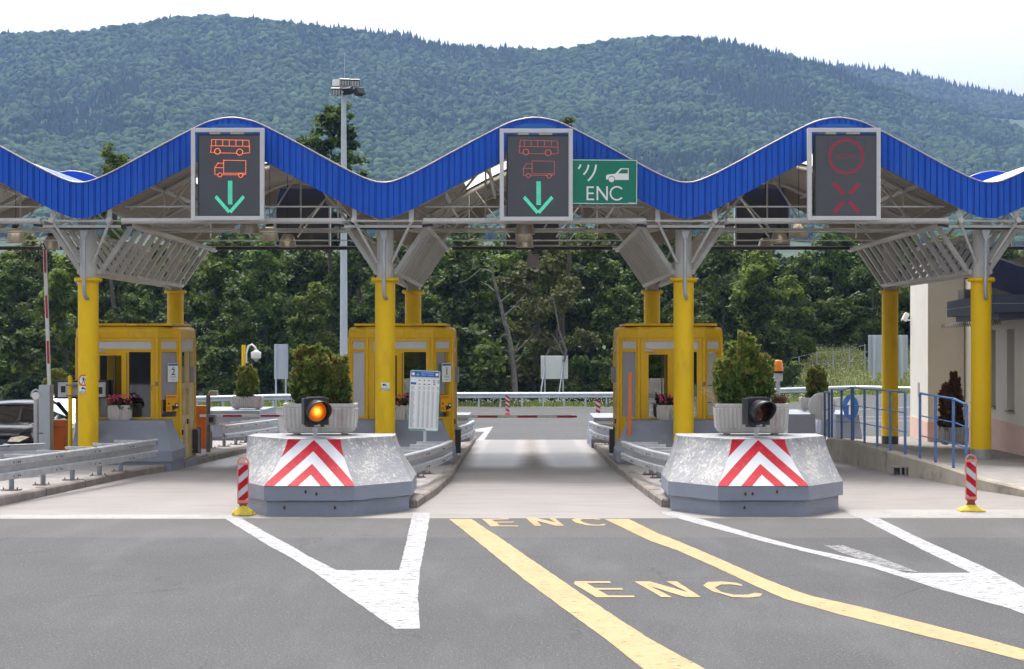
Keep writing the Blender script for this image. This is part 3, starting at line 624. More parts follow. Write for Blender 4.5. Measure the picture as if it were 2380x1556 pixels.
# ================================================================ LANE SIGNS
c1=lambda X,Y:(X/3.829,233.1+Y/3.829)
DS=34.25
def W(xD,yD,d=DS): return P(xD,yD,d)
def dots(segs,step=9.5,r=2.6):
    pts=[]
    for sg in segs:
        L=0; 
        for p,q in zip(sg[:-1],sg[1:]):
            l=math.dist(p,q); n=max(1,int(round(l/step)))
            for k in range(n): pts.append((p[0]+(q[0]-p[0])*k/n,p[1]+(q[1]-p[1])*k/n))
        if sg[0]!=sg[-1]: pts.append(sg[-1])
    return pts
def circ(cx,cy,r,n=24,a0=0,a1=360): return [(cx+r*math.cos(math.radians(a0+(a1-a0)*i/n)),cy+r*math.sin(math.radians(a0+(a1-a0)*i/n))) for i in range(n+1)]
def dotmesh(pts,name,mat_,par,r=.0070,shift=(0,0),fn=c1):
    m=MB()
    for X,Y in pts:
        x,y=fn(X,Y); p=W(x+shift[0],y+shift[1],DS-.004); vs=[(p.x+r*math.cos(t*math.tau/6),p.y,p.z+r*math.sin(t*math.tau/6)) for t in range(6)]; m.add(vs,[(0,1,2,3,4,5)])
        v2=[(a,b+.004,c) for a,b,c in vs]; m.add(vs+v2,[(i,(i+1)%6,6+(i+1)%6,6+i) for i in range(6)])
    return m.build(name,mat_,par)
bus=[[(1875,465),(1885,350),(2215,358),(2223,468),(2162,474)],[(1875,465),(1908,465)],circ(1935,455,25),[(1962,469),(2104,472)],circ(2133,462,27),[(1878,405),(2220,412)]]+[[(x,358),(x,402)] for x in(1920,1982,2040,2100,2160)]
truck=[[(1990,535),(2187,538),(2187,650),(1990,650)],[(1990,535),(1990,650)],[(1985,664),(2120,664)],[(1940,560),(1985,562)],[(1940,560),(1912,600),(1912,662),(1934,662)],[(1912,600),(1985,602)],circ(1957,665,18,14),circ(2142,670,18,14),[(2162,666),(2187,660)]]
arrow=[]
for j in range(22):
    for i in range(5): arrow.append((2030+i*8+(4 if j%2 else 0),722+j*9.6))
for s in(-1,1):
    for a in range(17):
        for b in range(5): arrow.append((2044+s*(a*7.2+b*3.6)+ (s*0),1004-a*8.2+b*-1-(4-b)*-0+ (b*6.0)-22))
def sign_body(label,dx,dy=0):
    fx0,fx1,fy0,fy1=444+dx,613.7+dx,298+dy,512+dy
    base=P((fx0+fx1)/2,fy1,DS); t=thing('lane_signal',label,'lane signal',base,'overhead lane signals on the front of the canopy')
    a=P(fx0,fy0,DS); b=P(fx1,fy1,DS); w=.078; m=MB(); yb=DS-.02
    m.bx(a.x,a.x+w,yb,yb+.12,b.z,a.z); m.bx(b.x-w,b.x,yb,yb+.12,b.z,a.z); m.bx(a.x+w,b.x-w,yb+.002,yb+.118,a.z-w,a.z-.001); m.bx(a.x+w,b.x-w,yb+.002,yb+.118,b.z+.001,b.z+w)
    m.build('frame','frame_grey',t,bevel=.006)
    for s in(a.x+.1,b.x-.1): m=MB(); m.bx(s-.02,s+.02,yb+.12,DF+.3,b.z+.1,b.z+.14); m.build('mounting_arm','frame_grey',t)
    p=P(455.7+dx,312+dy,DS); q=P(610+dx,505+dy,DS); m=MB(); m.bx(p.x+.03,q.x,DS,DS+.2,q.z,p.z); h=m.build('housing','black_plastic',t)
    m=MB(); m.bx(p.x+.06,q.x-.03,DS-.003,DS,q.z+.03,p.z-.03); m.build('screen','screen_dark',h)
    
    for u,v in((.25,.45),(.65,.9)): m=MB(); m.bx(p.x+u,p.x+v,DS+.02,DS+.1,p.z+.003,p.z+.05); m.build('bracket','sign_white',t)
    return t,h
t,h=sign_body('lane signal with bright orange bus and truck outlines above a green arrow',0)
dotmesh(dots(bus),'bus_symbol','led_orange',h); dotmesh(dots(truck),'truck_symbol','led_orange',h); dotmesh(arrow,'arrow_symbol','led_green',h,.0072)
t,h=sign_body('lane signal with dim orange outlines and green arrow beside the green ENC sign',717.5,1.5)
dotmesh(dots(bus,11),'bus_symbol','led_orange_dim',h,.006,(717,1.5)); dotmesh(dots(truck,11),'truck_symbol','led_orange_dim',h,.006,(717,1.5)); dotmesh(arrow,'arrow_symbol','led_green',h,.0072,(717,1.5))
t,h=sign_body('lane signal showing a dull red ring and a red cross',1433,0)
ring=[p for r in(140,150,160) for p in circ(795,503,r,84)]; ring=[(395+1433-395+0+ (p[0]),p[1]) for p in ring]
c4=lambda X,Y:(1758.4+X/3.829,233.1+Y/3.829)
ring=[p for r in(139,148,157) for p in circ(798,503,r*1.0,90)]
dotmesh(ring,'ring_symbol','led_red_dim',h,.0105,(0,0),c4)
xx=[]
for (xa,ya,xb,yb) in((690,742,780,840),(905,748,828,835),(775,905,690,995),(828,905,912,1000)):
    dx,dy=xb-xa,yb-ya; L=math.hypot(dx,dy); 
    xx=[(xa+dx*k*8/L-dy/L*j*8,ya+dy*k*8/L+dx/L*j*8) for k in range(int(L/8)+1) for j in(-1.5,-.5,.5,1.5)]
    dotmesh(xx,'cross_arm','led_red_dim',h,.0105,(0,0),c4)
dotmesh([(705+i*9,485+j*9) for i in range(20) for j in range(4) if i!=9],'bar_symbol','led_red_dim',h,.006,(0,0),c4)
gh=dots([[(640,350),(960,350),(960,460),(640,460),(640,350)],[(745,540),(925,540),(925,590)],[(610,520),(680,520),(680,665),(920,660)]],13)
dotmesh(gh,'unlit_dots','led_off',h,.006,(0,0),c4)
# signals facing the other way at the rear edge
for k,lab in enumerate(['dark back of a rear lane signal seen through the leftmost bay','dark back of a rear lane signal above the open centre lane','dark back of a rear lane signal behind the red cross signal']):
    cx=TR0+(k+.5)*PITCH; yb=DR+.15; t=thing('lane_signal',lab,'lane signal',(cx,yb,4.85),'lane signals on the rear edge')
    m=MB(); m.bx(cx-.66,cx+.66,yb,yb+.22,4.92,6.5); m.build('housing','screen_dark',t)
    m=MB(); 
    for xa in(cx-.70,cx+.66): m.bx(xa,xa+.04,yb-.02,yb+.2,4.86,6.55)
    m.bx(cx-.66,cx+.66,yb-.018,yb+.198,4.86,4.92); m.build('frame','frame_grey',t)
# ENC sign
c3=lambda X,Y:(1087.8+X/3.829,233.1+Y/3.829)
base=P(1404.5,475.5,34.3); t=thing('information_sign','green ENC sign with white radio waves and half a white car','sign',base)
a=P(1327,371,34.3); b=P(1481.5,475.5,34.3); ye=34.28
m=MB(); m.bx(a.x,b.x,ye,ye+.03,b.z,a.z); brd=m.build('board','sign_green',t,bevel=.004)
m=MB(); m.tube([(a.x+.2,ye+.03,a.z-.3),(a.x+.2,DF,a.z-.3)],.02,6); m.tube([(b.x-.3,ye+.03,a.z-.2),(b.x-.3,DF,a.z-.2)],.02,6); m.build('bracket','grey_paint',t)
def flat3(name,polys,mat_,par,fn,d,off=.003):
    m=MB()
    for ps in polys:
        pts=[P(*fn(*p),d) for p in ps]; pts=[Vector((p.x,d-off,p.z)) for p in pts]
        m.add(pts,[tuple(range(len(pts)))])
    o=m.build(name,mat_,par); import bmesh as bm_; bb=bm_.new(); bb.from_mesh(o.data); bm_.ops.triangulate(bb,faces=bb.faces[:],ngon_method='EAR_CLIP')
    for f in bb.faces:
        if f.normal.y>0: f.normal_flip()
    bb.to_mesh(o.data); bb.free(); return o
def stroke(pts,w):
    L=[];R=[]
    for i,p in enumerate(pts):
        a=pts[max(0,i-1)]; b=pts[min(len(pts)-1,i+1)]; dx,dy=b[0]-a[0],b[1]-a[1]; l=math.hypot(dx,dy); nx,ny=-dy/l*w/2,dx/l*w/2; L.append((p[0]+nx,p[1]+ny)); R.append((p[0]-nx,p[1]-ny))
    return L+R[::-1]
EN=[[(1055,768),(1120,768),(1120,782),(1070,782),(1070,822),(1118,822),(1118,836),(1070,836),(1070,876),(1122,876),(1122,890),(1055,890)],
 [(1144,890),(1144,766),(1158,766),(1230,862),(1230,766),(1244,766),(1244,892),(1230,892),(1158,795),(1158,890)],
 stroke(circ(1325,829,58,30,40,320),14)]
flat3('lettering',EN,'sign_white',brd,c3,ye)
arcs=[stroke(circ(935,560,r,14,a0,a1),16) for r,a0,a1 in((68,10,48),(138,6,48),(205,4,50))]
flat3('radio_waves',arcs,'sign_white',brd,c3,ye)
car=[(1228,706),(1228,672),(1245,662),(1310,655),(1358,606),(1430,606),(1430,710),(1308,710),(1305,690),(1290,675),(1270,674),(1254,685),(1248,706)]
flat3('car_symbol',[car,circ(1277,705,25,20)[:-1]],'sign_white',brd,c3,ye); flat3('car_window',[[(1334,652),(1368,616),(1422,616),(1422,652)]],'sign_green',brd,c3,ye,.005)
bd=[(918,532),(1503,537),(1500,922),(918,918)]
flat3('border',[stroke([p,q],5) for p,q in zip(bd,bd[1:]+bd[:1])],'sign_white',brd,c3,ye)
flat3('maker_plate',[[(1428,911),(1490,912),(1490,917),(1428,916)]],'sign_pale',brd,c3,ye,.005)
# ================================================================ HANGING LAMPS
def lamp(x,y,zb,lab,r=.205):
    t=thing('hanging_lamp',lab,'hanging lamp',(x,y,zb),'bell lamps hanging under the canopy')
    m=MB(); prof=[(r,0),(r*.98,.03),(r*.93,.11),(r*.8,.21),(r*.6,.285),(r*.42,.31)]; m.lathe(prof,(x,y,zb),24); m.lathe([(a-.006,b) for a,b in prof][::-1],(x,y,zb),24); m.lathe([(r*1.02,-.004),(r*1.02,.012)],(x,y,zb),24); m.build('reflector','lamp_metal',t)
    m=MB(); m.cyl((x,y,zb+.30),(x,y,zb+.40),.085,.075,n=16)
    for k in range(5): m.cyl((x,y,zb+.30+k*.02),(x,y,zb+.308+k*.02),.095,n=16)
    m.tube([(x,y,zb+.4),(x,y,roofz(x)-.35)],.008,6); m.build('ballast','black_plastic',t)
    m=MB(); m.sphere((x,y,zb+.12),.06,8,0,(1,1,1.4)); m.build('bulb','white_plastic',t)
for x,y,z,l in[((36.6-VX)*40.5/F,40.5,4.70,'bell lamp hanging at the left edge of the picture'),((119-VX)*43.5/F,43.5,4.70,'bell lamp hanging just left of the first front column, farther back'),
 (-5.62,36.9,4.69,'bell lamp half hidden below the bus and truck signal'),(-5.62,39.8,4.70,'bell lamp to the right below the bus and truck signal'),(-5.62,42.8,4.72,'darker bell lamp farthest back in the second bay'),
 (.0,37.2,4.69,'uppermost of the three stacked bell lamps over the centre lane'),(-.02,40,4.69,'middle of the three stacked bell lamps over the centre lane'),(.0,42.6,4.70,'lowest of the three stacked bell lamps over the centre lane'),
 (6.0,39.6,4.76,'bell lamp just left below the red cross signal'),(6.0,42.6,4.79,'lower middle bell lamp left of the red cross signal'),(5.99,45.0,4.75,'leftmost and farthest bell lamp near the red cross signal'),
 (11.8,44.5,4.74,'bell lamp right of the last front column')]: lamp(x,y,z,l)
# lane antenna box, blue bundle, cable loop
m=MB(); p=P(1239,606,43.8); m.box(p,(.28,.12,.31)); t=thing('antenna_box','small grey box hanging over the middle of the centre lane','antenna box',p); m.build('case','panel_grey',t,bevel=.01)
m=MB(); m.tube([p+Vector((0,0,.15)),p+Vector((0,0,.42))],.02,6); m.build('hanger','dark_steel',t)
m=MB(); p=P(988,553,38.6); rr=random.Random(3)
rings=[]
for i in range(9):
    t_=i/8; r0=.125*math.sin(math.pi*(.08+.84*t_)); rings.append([(p.x+(t_-.5)*.26+rr.uniform(-.02,.02),p.y+r0*math.cos(k*math.tau/12)*rr.uniform(.75,1.25),p.z+(t_-.5)*-.1+r0*math.sin(k*math.tau/12)*rr.uniform(.75,1.3)) for k in range(12)])
m.loft(rings); tag(m.build('cloth_bundle','cloth_blue',loc=p),'crumpled blue plastic bundle stuffed in the braces right of the second column','bundle')
m=MB(); p=P(98.5,588,40); m.tube([(p.x+.09*math.cos(a),p.y,p.z+.16*math.sin(a)+(.06 if i in(0,16) else 0)) for i,a in enumerate([math.radians(100+340*k/16) for k in range(17)])],.016,8); tag(m.build('cable_loop','dark_steel',loc=p),'loop of grey cable hanging under the canopy left of the first column','cable')
# ================================================================ BOOTHS
def facet(m,p0,p1,z0,z1,openings,th=.05,off=0,mi=0):
    """wall between p0 and p1 with rectangular openings [u0,u1,za,zb]"""
    p0=Vector((*p0,0)); p1=Vector((*p1,0)); L=(p1-p0).length; t=(p1-p0)/L; nn=Vector((t.y,-t.x,0))  # outward = right of p0->p1
    us=sorted({0,L}|{o[0] for o in openings}|{o[1] for o in openings}); zs=sorted({z0,z1}|{o[2] for o in openings}|{o[3] for o in openings})
    for i in range(len(us)-1):
        for j in range(len(zs)-1):
            uc=(us[i]+us[i+1])/2; zc=(zs[j]+zs[j+1])/2
            if any(o[0]<uc<o[1] and o[2]<zc<o[3] for o in openings): continue
            a=p0+t*us[i]+nn*off; b=p0+t*us[i+1]+nn*off
            m.prism([(a.x,a.y,zs[j]),(b.x,b.y,zs[j]),(b.x,b.y,zs[j+1]),(a.x,a.y,zs[j+1])],-nn*th,mi)
    for u0,u1,za,zb in openings:   # raised frame round every opening
        for (ua,ub,zc,zd) in((u0-.03,u1+.03,zb,zb+.03),(u0-.03,u1+.03,za-.03,za),(u0-.03,u0,za,zb),(u1,u1+.03,za,zb)):
            a=p0+t*ua+nn*(off+.012); b=p0+t*ub+nn*(off+.012); m.prism([(a.x,a.y,zc),(b.x,b.y,zc),(b.x,b.y,zd),(a.x,a.y,zd)],-nn*.011,mi)
    return p0,t,nn
def pane(m,p0,t,nn,u0,u1,za,zb,inset=.03,th=.006,mi=0):
    a=p0+t*u0-nn*inset; b=p0+t*u1-nn*inset; m.prism([(a.x,a.y,za),(b.x,b.y,za),(b.x,b.y,zb),(a.x,a.y,zb)],-nn*th,mi)
def booth(cx,label,kind):
    y0=36.5; B=.06; t=thing('toll_booth',label,'toll booth',(cx,y0+1.2,B))
    pl=[(-.655,0),(.655,0),(1.05,.38),(1.05,2.0),(.655,2.4),(-.655,2.4),(-1.05,2.0),(-1.05,.38)]; pl=[(cx+a,y0+b) for a,b in pl]
    Z1=2.56; glass=[]; white=[]; grey=[]; inner=[]
    body=MB()
    # front face: door pane and window pane, white band above
    if kind==3: op=[(.19,.58,.95,2.22),(.76,1.17,.95,2.27),(.12,1.2,2.335,2.49)]
    else: op=[(.15,.60,.95,2.20),(.74,1.19,.95,2.27),(.12,1.2,2.335,2.49)]
    f=facet(body,pl[0],pl[1],.93 if False else B,Z1,op); glass+= [(f,o) for o in op[:2]]; white.append((f,op[2]))
    for ci,(a,b) in enumerate(((1,2),(7,0))):
        op=[(.10,.47,.95,2.27),(.10,.47,2.335,2.49)]; f=facet(body,pl[a],pl[b],B,Z1,op); white.append((f,op[1]))
        if ci==1: grey.append((f,op[0]))
        elif kind==2: grey.append((f,(.10,.47,1.30,2.27))); glass.append((f,(.10,.47,.95,1.30)))
        else: glass.append((f,op[0]))
    side=MB()
    sop=[(.15,.85,1.62,2.27),(.95,1.45,1.62,2.27),(.10,.46,.95,1.5),(.55,.95,.95,1.5),(.10,1.5,2.335,2.49)]
    for a,b in((2,3),(6,7)):
        f=facet(side,pl[a],pl[b],B,Z1,sop); glass+= [(f,o) for o in sop[:4]]; white.append((f,sop[4]))
        p0,tt,nn=f
        for u0,u1 in((.08,.42),(.5,.95),(1.03,1.5)):     # raised ribs on the lower side panels
            for ua,ub,za,zb in((u0,u0+.035,.18,.84),(u1-.035,u1,.18,.84),(u0+.035,u1-.035,.805,.84),(u0+.035,u1-.035,.18,.215)):
                p=p0+tt*ua+nn*.015; q=p0+tt*ub+nn*.015; side.prism([(p.x,p.y,za),(q.x,q.y,za),(q.x,q.y,zb),(p.x,p.y,zb)],-nn*.014)
        for u,z in((.2,.62),(.75,.82)):
            p=p0+tt*u+nn*.022; inner.append((p,(.03,.07,.1),z))
    rear=MB()
    for a,b,op in((3,4,[(.1,.47,.95,2.27)]),(4,5,[(.12,.6,.95,2.2),(.7,1.19,.95,2.27)]),(5,6,[(.1,.47,.95,2.27)])):
        f=facet(rear,pl[a],pl[b],B,Z1,op); glass+= [(f,o) for o in op]
    b_=body.build('front_wall','booth_yellow',t); s_=side.build('side_wall','sunlit_side_and_blind' if kind!=3 else 'sunlit_side_and_blind',t); r_=rear.build('rear_wall','booth_yellow',t)
    for (f,o) in glass:
        m=MB(); pane(m,*f,*o); m.build('window_pane','glass',b_)
    for (f,o) in white:
        m=MB(); pane(m,*f,*o,inset=.012,th=.02); m.build('white_panel','panel_white',b_)
    for (f,o) in grey:
        m=MB(); pane(m,*f,*o,inset=.015,th=.02); m.build('blank_panel','panel_grey' if kind!=1 else 'panel_white',b_)
    for p,szz,z in inner: m=MB(); m.box((p.x,p.y,z),szz); m.build('lock_box','black_plastic',s_)
    # corner posts
    for x,y in pl: m=MB(); m.cyl((x,y,B),(x,y,Z1),.035,n=10); m.build('corner_post','booth_yellow',t)
    def ring(off,z):
        return [(cx+(x-cx)*(1+off/1.0),y0+1.2+(y-y0-1.2)*(1+off/1.15),z) for x,y in pl]
    m=MB(); m.loft([ring(.0,2.555),ring(.018,2.56),ring(.018,2.68),ring(.008,2.73),ring(-.02,2.765),ring(-.08,2.785)],smooth=False); cp=m.build('roof_cap','booth_yellow',t)
    for k in range(4):
        xa=cx-.94+k*.47; m=MB(); m.bx(xa+.006,xa+.464,y0+.10,y0+2.28,2.80,2.845+.004*(k%2)); m.build('roof_slab','booth_yellow',cp,bevel=.008)
    m=MB(); m.bx(cx-.9,cx+.9,y0+.2,y0+2.2,2.78,2.80); m.build('roof_shadow_gap','rust_and_gap_shade',cp)  # dark sheet painting the shadow gap between roof cap and slabs
    # interior: floor, desk, part-drawn blind
    m=MB(); m.bx(cx-.95,cx+.95,y0+.25,y0+2.15,B+.01,B+.08); m.bx(cx-.6,cx+.6,y0+1.0,y0+1.5,.75,.79); m.build('floor','panel_grey',t)
    m=MB(); m.bx(cx+.25,cx+.52,y0+1.1,y0+1.3,.80,1.15); m.bx(cx-.3,cx-.05,y0+1.9,y0+2.05,.8,1.9); m.build('cash_desk','dark_steel',t)
    m=MB(); bx0,bx1=(cx-.52,cx-.20) if kind==3 else (cx+.25,cx+.56)
    for k in range(42): m.box(((bx0+bx1)/2,y0+.09,.97+k*.031),(bx1-bx0,.004,.024),rx=.5)
    m.build('blind','sunlit_side_and_blind' if kind==3 else 'booth_yellow',t)
    m=MB(); m.bx(cx-.53,cx-.38,y0-.055,y0-.013,2.28,2.31); m.tube([(cx-.40,y0-.04,2.29),(cx-.35,y0-.05,2.26),(cx-.30,y0-.03,2.26)],.008,6); m.build('door_closer','galvanised',t)
    m=MB(); m.box((cx+.66,y0-.03,1.63),(.05,.05,.08)); m.tube([(cx+.64,y0-.06,1.6),(cx+.57,y0-.09,1.57),(cx+.57,y0-.09,1.5)],.006,6); m.build('door_lock','steel_brown',t)
    m=MB(); m.bx(cx-.2,cx-.185,y0-.014,y0-.001,.98,2.22); m.bx(cx+.045,cx+.06,y0-.014,y0-.001,.98,2.25); m.build('door_seal','dark_steel',t)
    return t,b_,pl
bt={}
for k,cx,lab in((2,-8.09,'yellow toll booth with lane sign 2 and yellow poster, farthest left'),(1,-2.53,'yellow toll booth with lane sign 1 behind the tariff board'),(3,2.96,'yellow toll booth behind the right block with orange post in front')):
    bt[k]=booth(cx,lab,k)
# lane number boards and posters on the right chamfer
def chamfer_board(k,num):
    t,b_,pl=bt[k]; p0=Vector((*pl[1],0)); p1=Vector((*pl[2],0)); tt=(p1-p0).normalized(); nn=Vector((tt.y,-tt.x,0)); L=(p1-p0).length
    def rect(m,u0,u1,z0,z1,off,mi=0,th=.004):
        a=p0+tt*u0+nn*off; b=p0+tt*u1+nn*off; m.prism([(a.x,a.y,z0),(b.x,b.y,z0),(b.x,b.y,z1),(a.x,a.y,z1)],-nn*th,mi)
    u0,u1=.24,.49; za,zb=1.66,2.04
    m=MB(); rect(m,u0,u1,za,zb,.03); s=m.build('number_board','sign_white',t); s['label']='white lane board with green number %s'%num
    m=MB(); rect(m,u0+.012,u1-.012,zb-.05,zb-.012,.034); m.build('header_strip','sign_blue',s)
    def txt(tx,h,z,mt,nm,bold=0.,xs=1.):
        m=MB(); o=p0+tt*((u0+u1)/2)+nn*.032; v,f=text_mb(tx,h,(o.x,o.y,z),tt,(0,0,1),.004,bold=bold,xs=xs); m.add(v,f); m.build(nm,mt,s)
    txt(num,.19,(za+zb)/2+.01,'ink_green','number',.012); txt('Izlaz',.035,zb-.085,'ink_black','caption'); txt('Entrance',.04,za+.105,'ink_black','caption',xs=.9); txt('Camion',.028,za+.05,'ink_black','caption')
    m=MB(); rect(m,u0-.04,u1,1.06,1.40,.03); s=m.build('poster','poster_yellow',t); s['label']='yellow poster with stop disc and a black card reader drawing'
    m=MB(); o=p0+tt*(u0+.02)+nn*.034; m.cyl(o+Vector((0,0,1.225)),o+Vector((0,0,1.225))-nn*.002,.025,n=16); m.build('stop_disc','red_paint',s)
    m=MB()
    for a,b,c,d in((.12,.20,1.10,1.18),(.19,.265,1.12,1.225),(.13,.155,1.07,1.12)): rect(m,u0-.0+a-.02,u0+b-.02,c,d,.034)
    m.build('reader_symbol','ink_black',s)
    m=MB(); rect(m,u0+.19,u0+.235,1.165,1.205,.037); m.build('card_symbol','sign_white',s)
    m=MB(); 
    for j in range(2): rect(m,u0-.02,u0+.18,1.335+j*.025,1.345+j*.025,.034,th=.002)
    for j in range(3): rect(m,u0-.02,u0+.06,1.10+j*.02,1.108+j*.02,.034,th=.002)
    m.build('caption','red_paint',s)
chamfer_board(2,'2'); chamfer_board(1,'1')
# booth side fittings
for k in(2,1,3):
    t,b_,pl=bt[k]; sd=1 if k!=3 else -1; x=pl[2][0] if sd==1 else pl[7][0]
    m=MB(); m.bx(min(x,x+sd*.09),max(x,x+sd*.09),37.9,38.1,1.62,1.95); m.build('intercom','panel_grey',t)
    m=MB(); m.bx(min(x,x+sd*.12),max(x,x+sd*.12),38.25,38.5,.12,.62); m.build('bumper_box','dark_steel',t)
# flaring concrete plinths in front of the booths (jersey profile), and the big nose blocks
def jersey(bot,top,z0,zb,z1,inset=.03,n=9,extra=0.):
    """bot/top: outlines with equal counts; vertical band z0..zb (lower course inset), then a concave flare to z1"""
    C=Vector((sum(p[0] for p in bot)/len(bot),sum(p[1] for p in bot)/len(bot),0))
    rings=[]
    for i in range(n+1):
        t=i/n; e=1-(1-t)**1.42     # horizontal progress: quick at the foot, steep at the top
        z=zb+(z1-zb)*t
        rings.append([(b[0]+(a[0]-b[0])*e,b[1]+(a[1]-b[1])*e,z) for a,b in zip(top,bot)])
    return rings
def subdiv(o,n=5):
    r=[]
    for i in range(len(o)):
        a=o[i]; b=o[(i+1)%len(o)]
        for k in range(n): r.append((a[0]+(b[0]-a[0])*k/n,a[1]+(b[1]-a[1])*k/n))
    return r
def shrink(o,d):
    C=(sum(p[0] for p in o)/len(o),sum(p[1] for p in o)/len(o)); out=[]
    for x,y in o:
        l=math.hypot(x-C[0],y-C[1]); out.append((x-(x-C[0])*d/l,y-(y-C[1])*d/l))
    return out
for cx,lab in((-7.98,'blue-grey concrete plinth flaring at its foot under booth 2'),(-2.53,'blue-grey concrete plinth below the pink flowers of booth 1'),(2.93,'blue-grey concrete plinth in front of the third booth')):
    wl_=.84 if cx<-7 else 1.14
    bot=subdiv([(cx-wl_,35.05),(cx+1.14,35.05),(cx+1.14,36.44),(cx-wl_,36.44)],4); top=subdiv([(cx-.88,35.72),(cx+.88,35.72),(cx+.88,36.44),(cx-.88,36.44)],4)
    t=thing('concrete_plinth',lab,'plinth',(cx,35.8,0))
    m=MB(); r=jersey(bot,top,0,.35,.915); r=[[(x,y,.15) for x,y in bot]]+[[(x,y,.33) for x,y in bot]]+r; m.loft(r); m.build('flared_body','plinth_paint',t)
    m=MB(); lb=[(cx-wl_+.04,35.09),(cx+1.10,35.09),(cx+1.10,36.46),(cx-wl_+.04,36.46)]; m.loft([[(x,y,-.12) for x,y in lb],[(x,y,.152) for x,y in lb]]); m.bx(cx-1.12,cx+1.12,36.46,39.1,-.3,.055); m.build('footing','plinth_paint',t)
def block(cx,lab,sides,chev=True,tl=.19,tr_=.18):
    bl,br=sides   # corner offsets left/right
    bot=[(cx-.645,25.7),(cx+.645,25.7),(cx+br,26.62),(cx+br-.02,28.2),(cx-bl+.02,28.2),(cx-bl,26.62)]
    top=[(cx-.385,26.28),(cx+.385,26.28),(cx+br-tr_,27.15),(cx+br-tr_-.02,27.85),(cx-bl+tl+.02,27.85),(cx-bl+tl,27.15)]
    t=thing('barrier_block',lab,'concrete block',(cx,27,0),'flared concrete blocks at the island noses')
    rr=random.Random(int(cx*10)); sb=subdiv(bot,6); st=subdiv(top,6)
    j=lambda p,a:(p[0]+rr.uniform(-a,a),p[1]+rr.uniform(-a,a))
    sb2=[j(p,.006) for p in sb]
    m=MB(); rg=jersey(sb2,st,0,.43,1.07,n=14)
    rg=[[(x+(rr.uniform(-.003,.003) if 0<i<13 else 0),y+(rr.uniform(-.003,.003) if 0<i<13 else 0),z) for x,y,z in r] for i,r in enumerate(rg)]
    m.loft(rg,smooth=False); m.build('flared_top','chipped_paint',t)
    m=MB(); m.loft([[(x,y,.225+rr.uniform(-.004,.004)) for x,y in sb2],[(x,y,.43) for x,y in sb2]]); m.build('middle_course','block_grey',t)
    lo=shrink(sb,.06); m=MB(); m.loft([[(x,y,-.05) for x,y in lo],[(x,y,.212) for x,y in lo]]); lo2=shrink(sb,.10); m.loft([[(x,y,.212) for x,y in lo2],[(x,y,.23) for x,y in lo2]]); m.build('lower_course','block_grey',t)
    m=MB()
    for k in range(4):
        a=rr.uniform(-.5,.5); z=rr.choice([.10,.30,.33]); yy=25.7-.003 if z>.225 else 25.7+.042
        m.prism([(cx+a-.014,yy,z),(cx+a+.012,yy,z-.004),(cx+a+.016,yy,z+.03),(cx+a-.002,yy,z+.05),(cx+a-.016,yy,z+.028)],(0,-.004,0))
    m.build('rust_spot','rust_and_gap_shade',t)
    # chevron board bent over the front facet
    w0,w1=.645,.385; N_=20
    def surf(u,v): # u -1..1, v 0 bottom ..1 top
        z=.435+(1.065-.435)*v; tt=max(0,(z-.43)/.64); e=1-(1-tt)**1.42
        return (cx+u*(w0-.0+(w1-w0)*e),25.7+.58*e-.022,z)
    def band(name,mt,f,par,off):
        m=MB(); nu=72; nv=44; vs=[]; idx={}
        for a in range(nu):
            for b in range(nv):
                u=(a+.5)/nu*2-1; v=(b+.5)/nv
                pass
        return m
    red=MB(); white=MB()
    # chevrons: apex line v = c - k|x|, alternate bands; clip each column strip analytically
    nu=120
    hw=lambda v: abs(surf(1,v)[0]-cx)
    kk=.9/.64
    for side in(-1,1):
        for a in range(nu):
            xa=a/nu*.645; xb=(a+1)/nu*.645
            segs=[]; 
            # band edges (in metres above board bottom) at the centre line
            edges=[-2.0,.145,.2925,.462,.6225,.80,3]
            for e in range(len(edges)-1):
                red_=(e%2==1); 
                za0=edges[e]-.93*xa; zb0=edges[e]-.93*xb; za1=edges[e+1]-.93*xa; zb1=edges[e+1]-.93*xb
                # clip to [0,.63]
                q=[max(0,min(.63,z)) for z in(za0,zb0,zb1,za1)]
                if q[2]-q[1]<1e-4 and q[3]-q[0]<1e-4: continue
                def pt(x,z):
                    v=z/.63; h=hw(v); 
                    if x>h: x=h
                    s_=surf(side*x/h if h else 0,v); return (s_[0],s_[1],s_[2])
                # subdivide vertically
                ns=6; mm_=red if red_ else white
                for k in range(ns):
                    z1a=q[0]+(q[3]-q[0])*k/ns; z2a=q[0]+(q[3]-q[0])*(k+1)/ns; z1b=q[1]+(q[2]-q[1])*k/ns; z2b=q[1]+(q[2]-q[1])*(k+1)/ns
                    if xa>hw(z1a/.63) and xa>hw(z2a/.63): continue
                    f=[pt(xa,z1a),pt(xb,z1b),pt(xb,z2b),pt(xa,z2a)]
                    mm_.add(f if side==1 else f[::-1],[(0,1,2,3)])
    if chev:
        bd=MB(); vs=[]; n=12
        for i in range(n+1):
            v=i/n
            for u in(-1,1):
                s_=surf(u,v); vs.append((s_[0],s_[1]+.006,s_[2]))
        bd.add(vs,[(2*i,2*i+1,2*i+3,2*i+2) for i in range(n)]); vb=[(a,b+.014,c) for a,b,c in vs]; bd.add(vs+vb,[(2*i,2*i+2,2*i+2+len(vs),2*i+len(vs)) for i in range(n)]+[(2*i+1,2*i+3,2*i+3+len(vs),2*i+1+len(vs)) for i in range(n)])
        c=bd.build('chevron_board','panel_grey',t); red.build('red_chevrons','refl_red',c); white.build('white_chevrons','refl_white',c)
    return t
block(-3.065,'chipped grey concrete block with chevron board, below the lit amber light',(1.10,1.40),True,.0,.30)
block(3.39,'chipped grey concrete block with chevron board, below the unlit signal',(1.28,1.29))
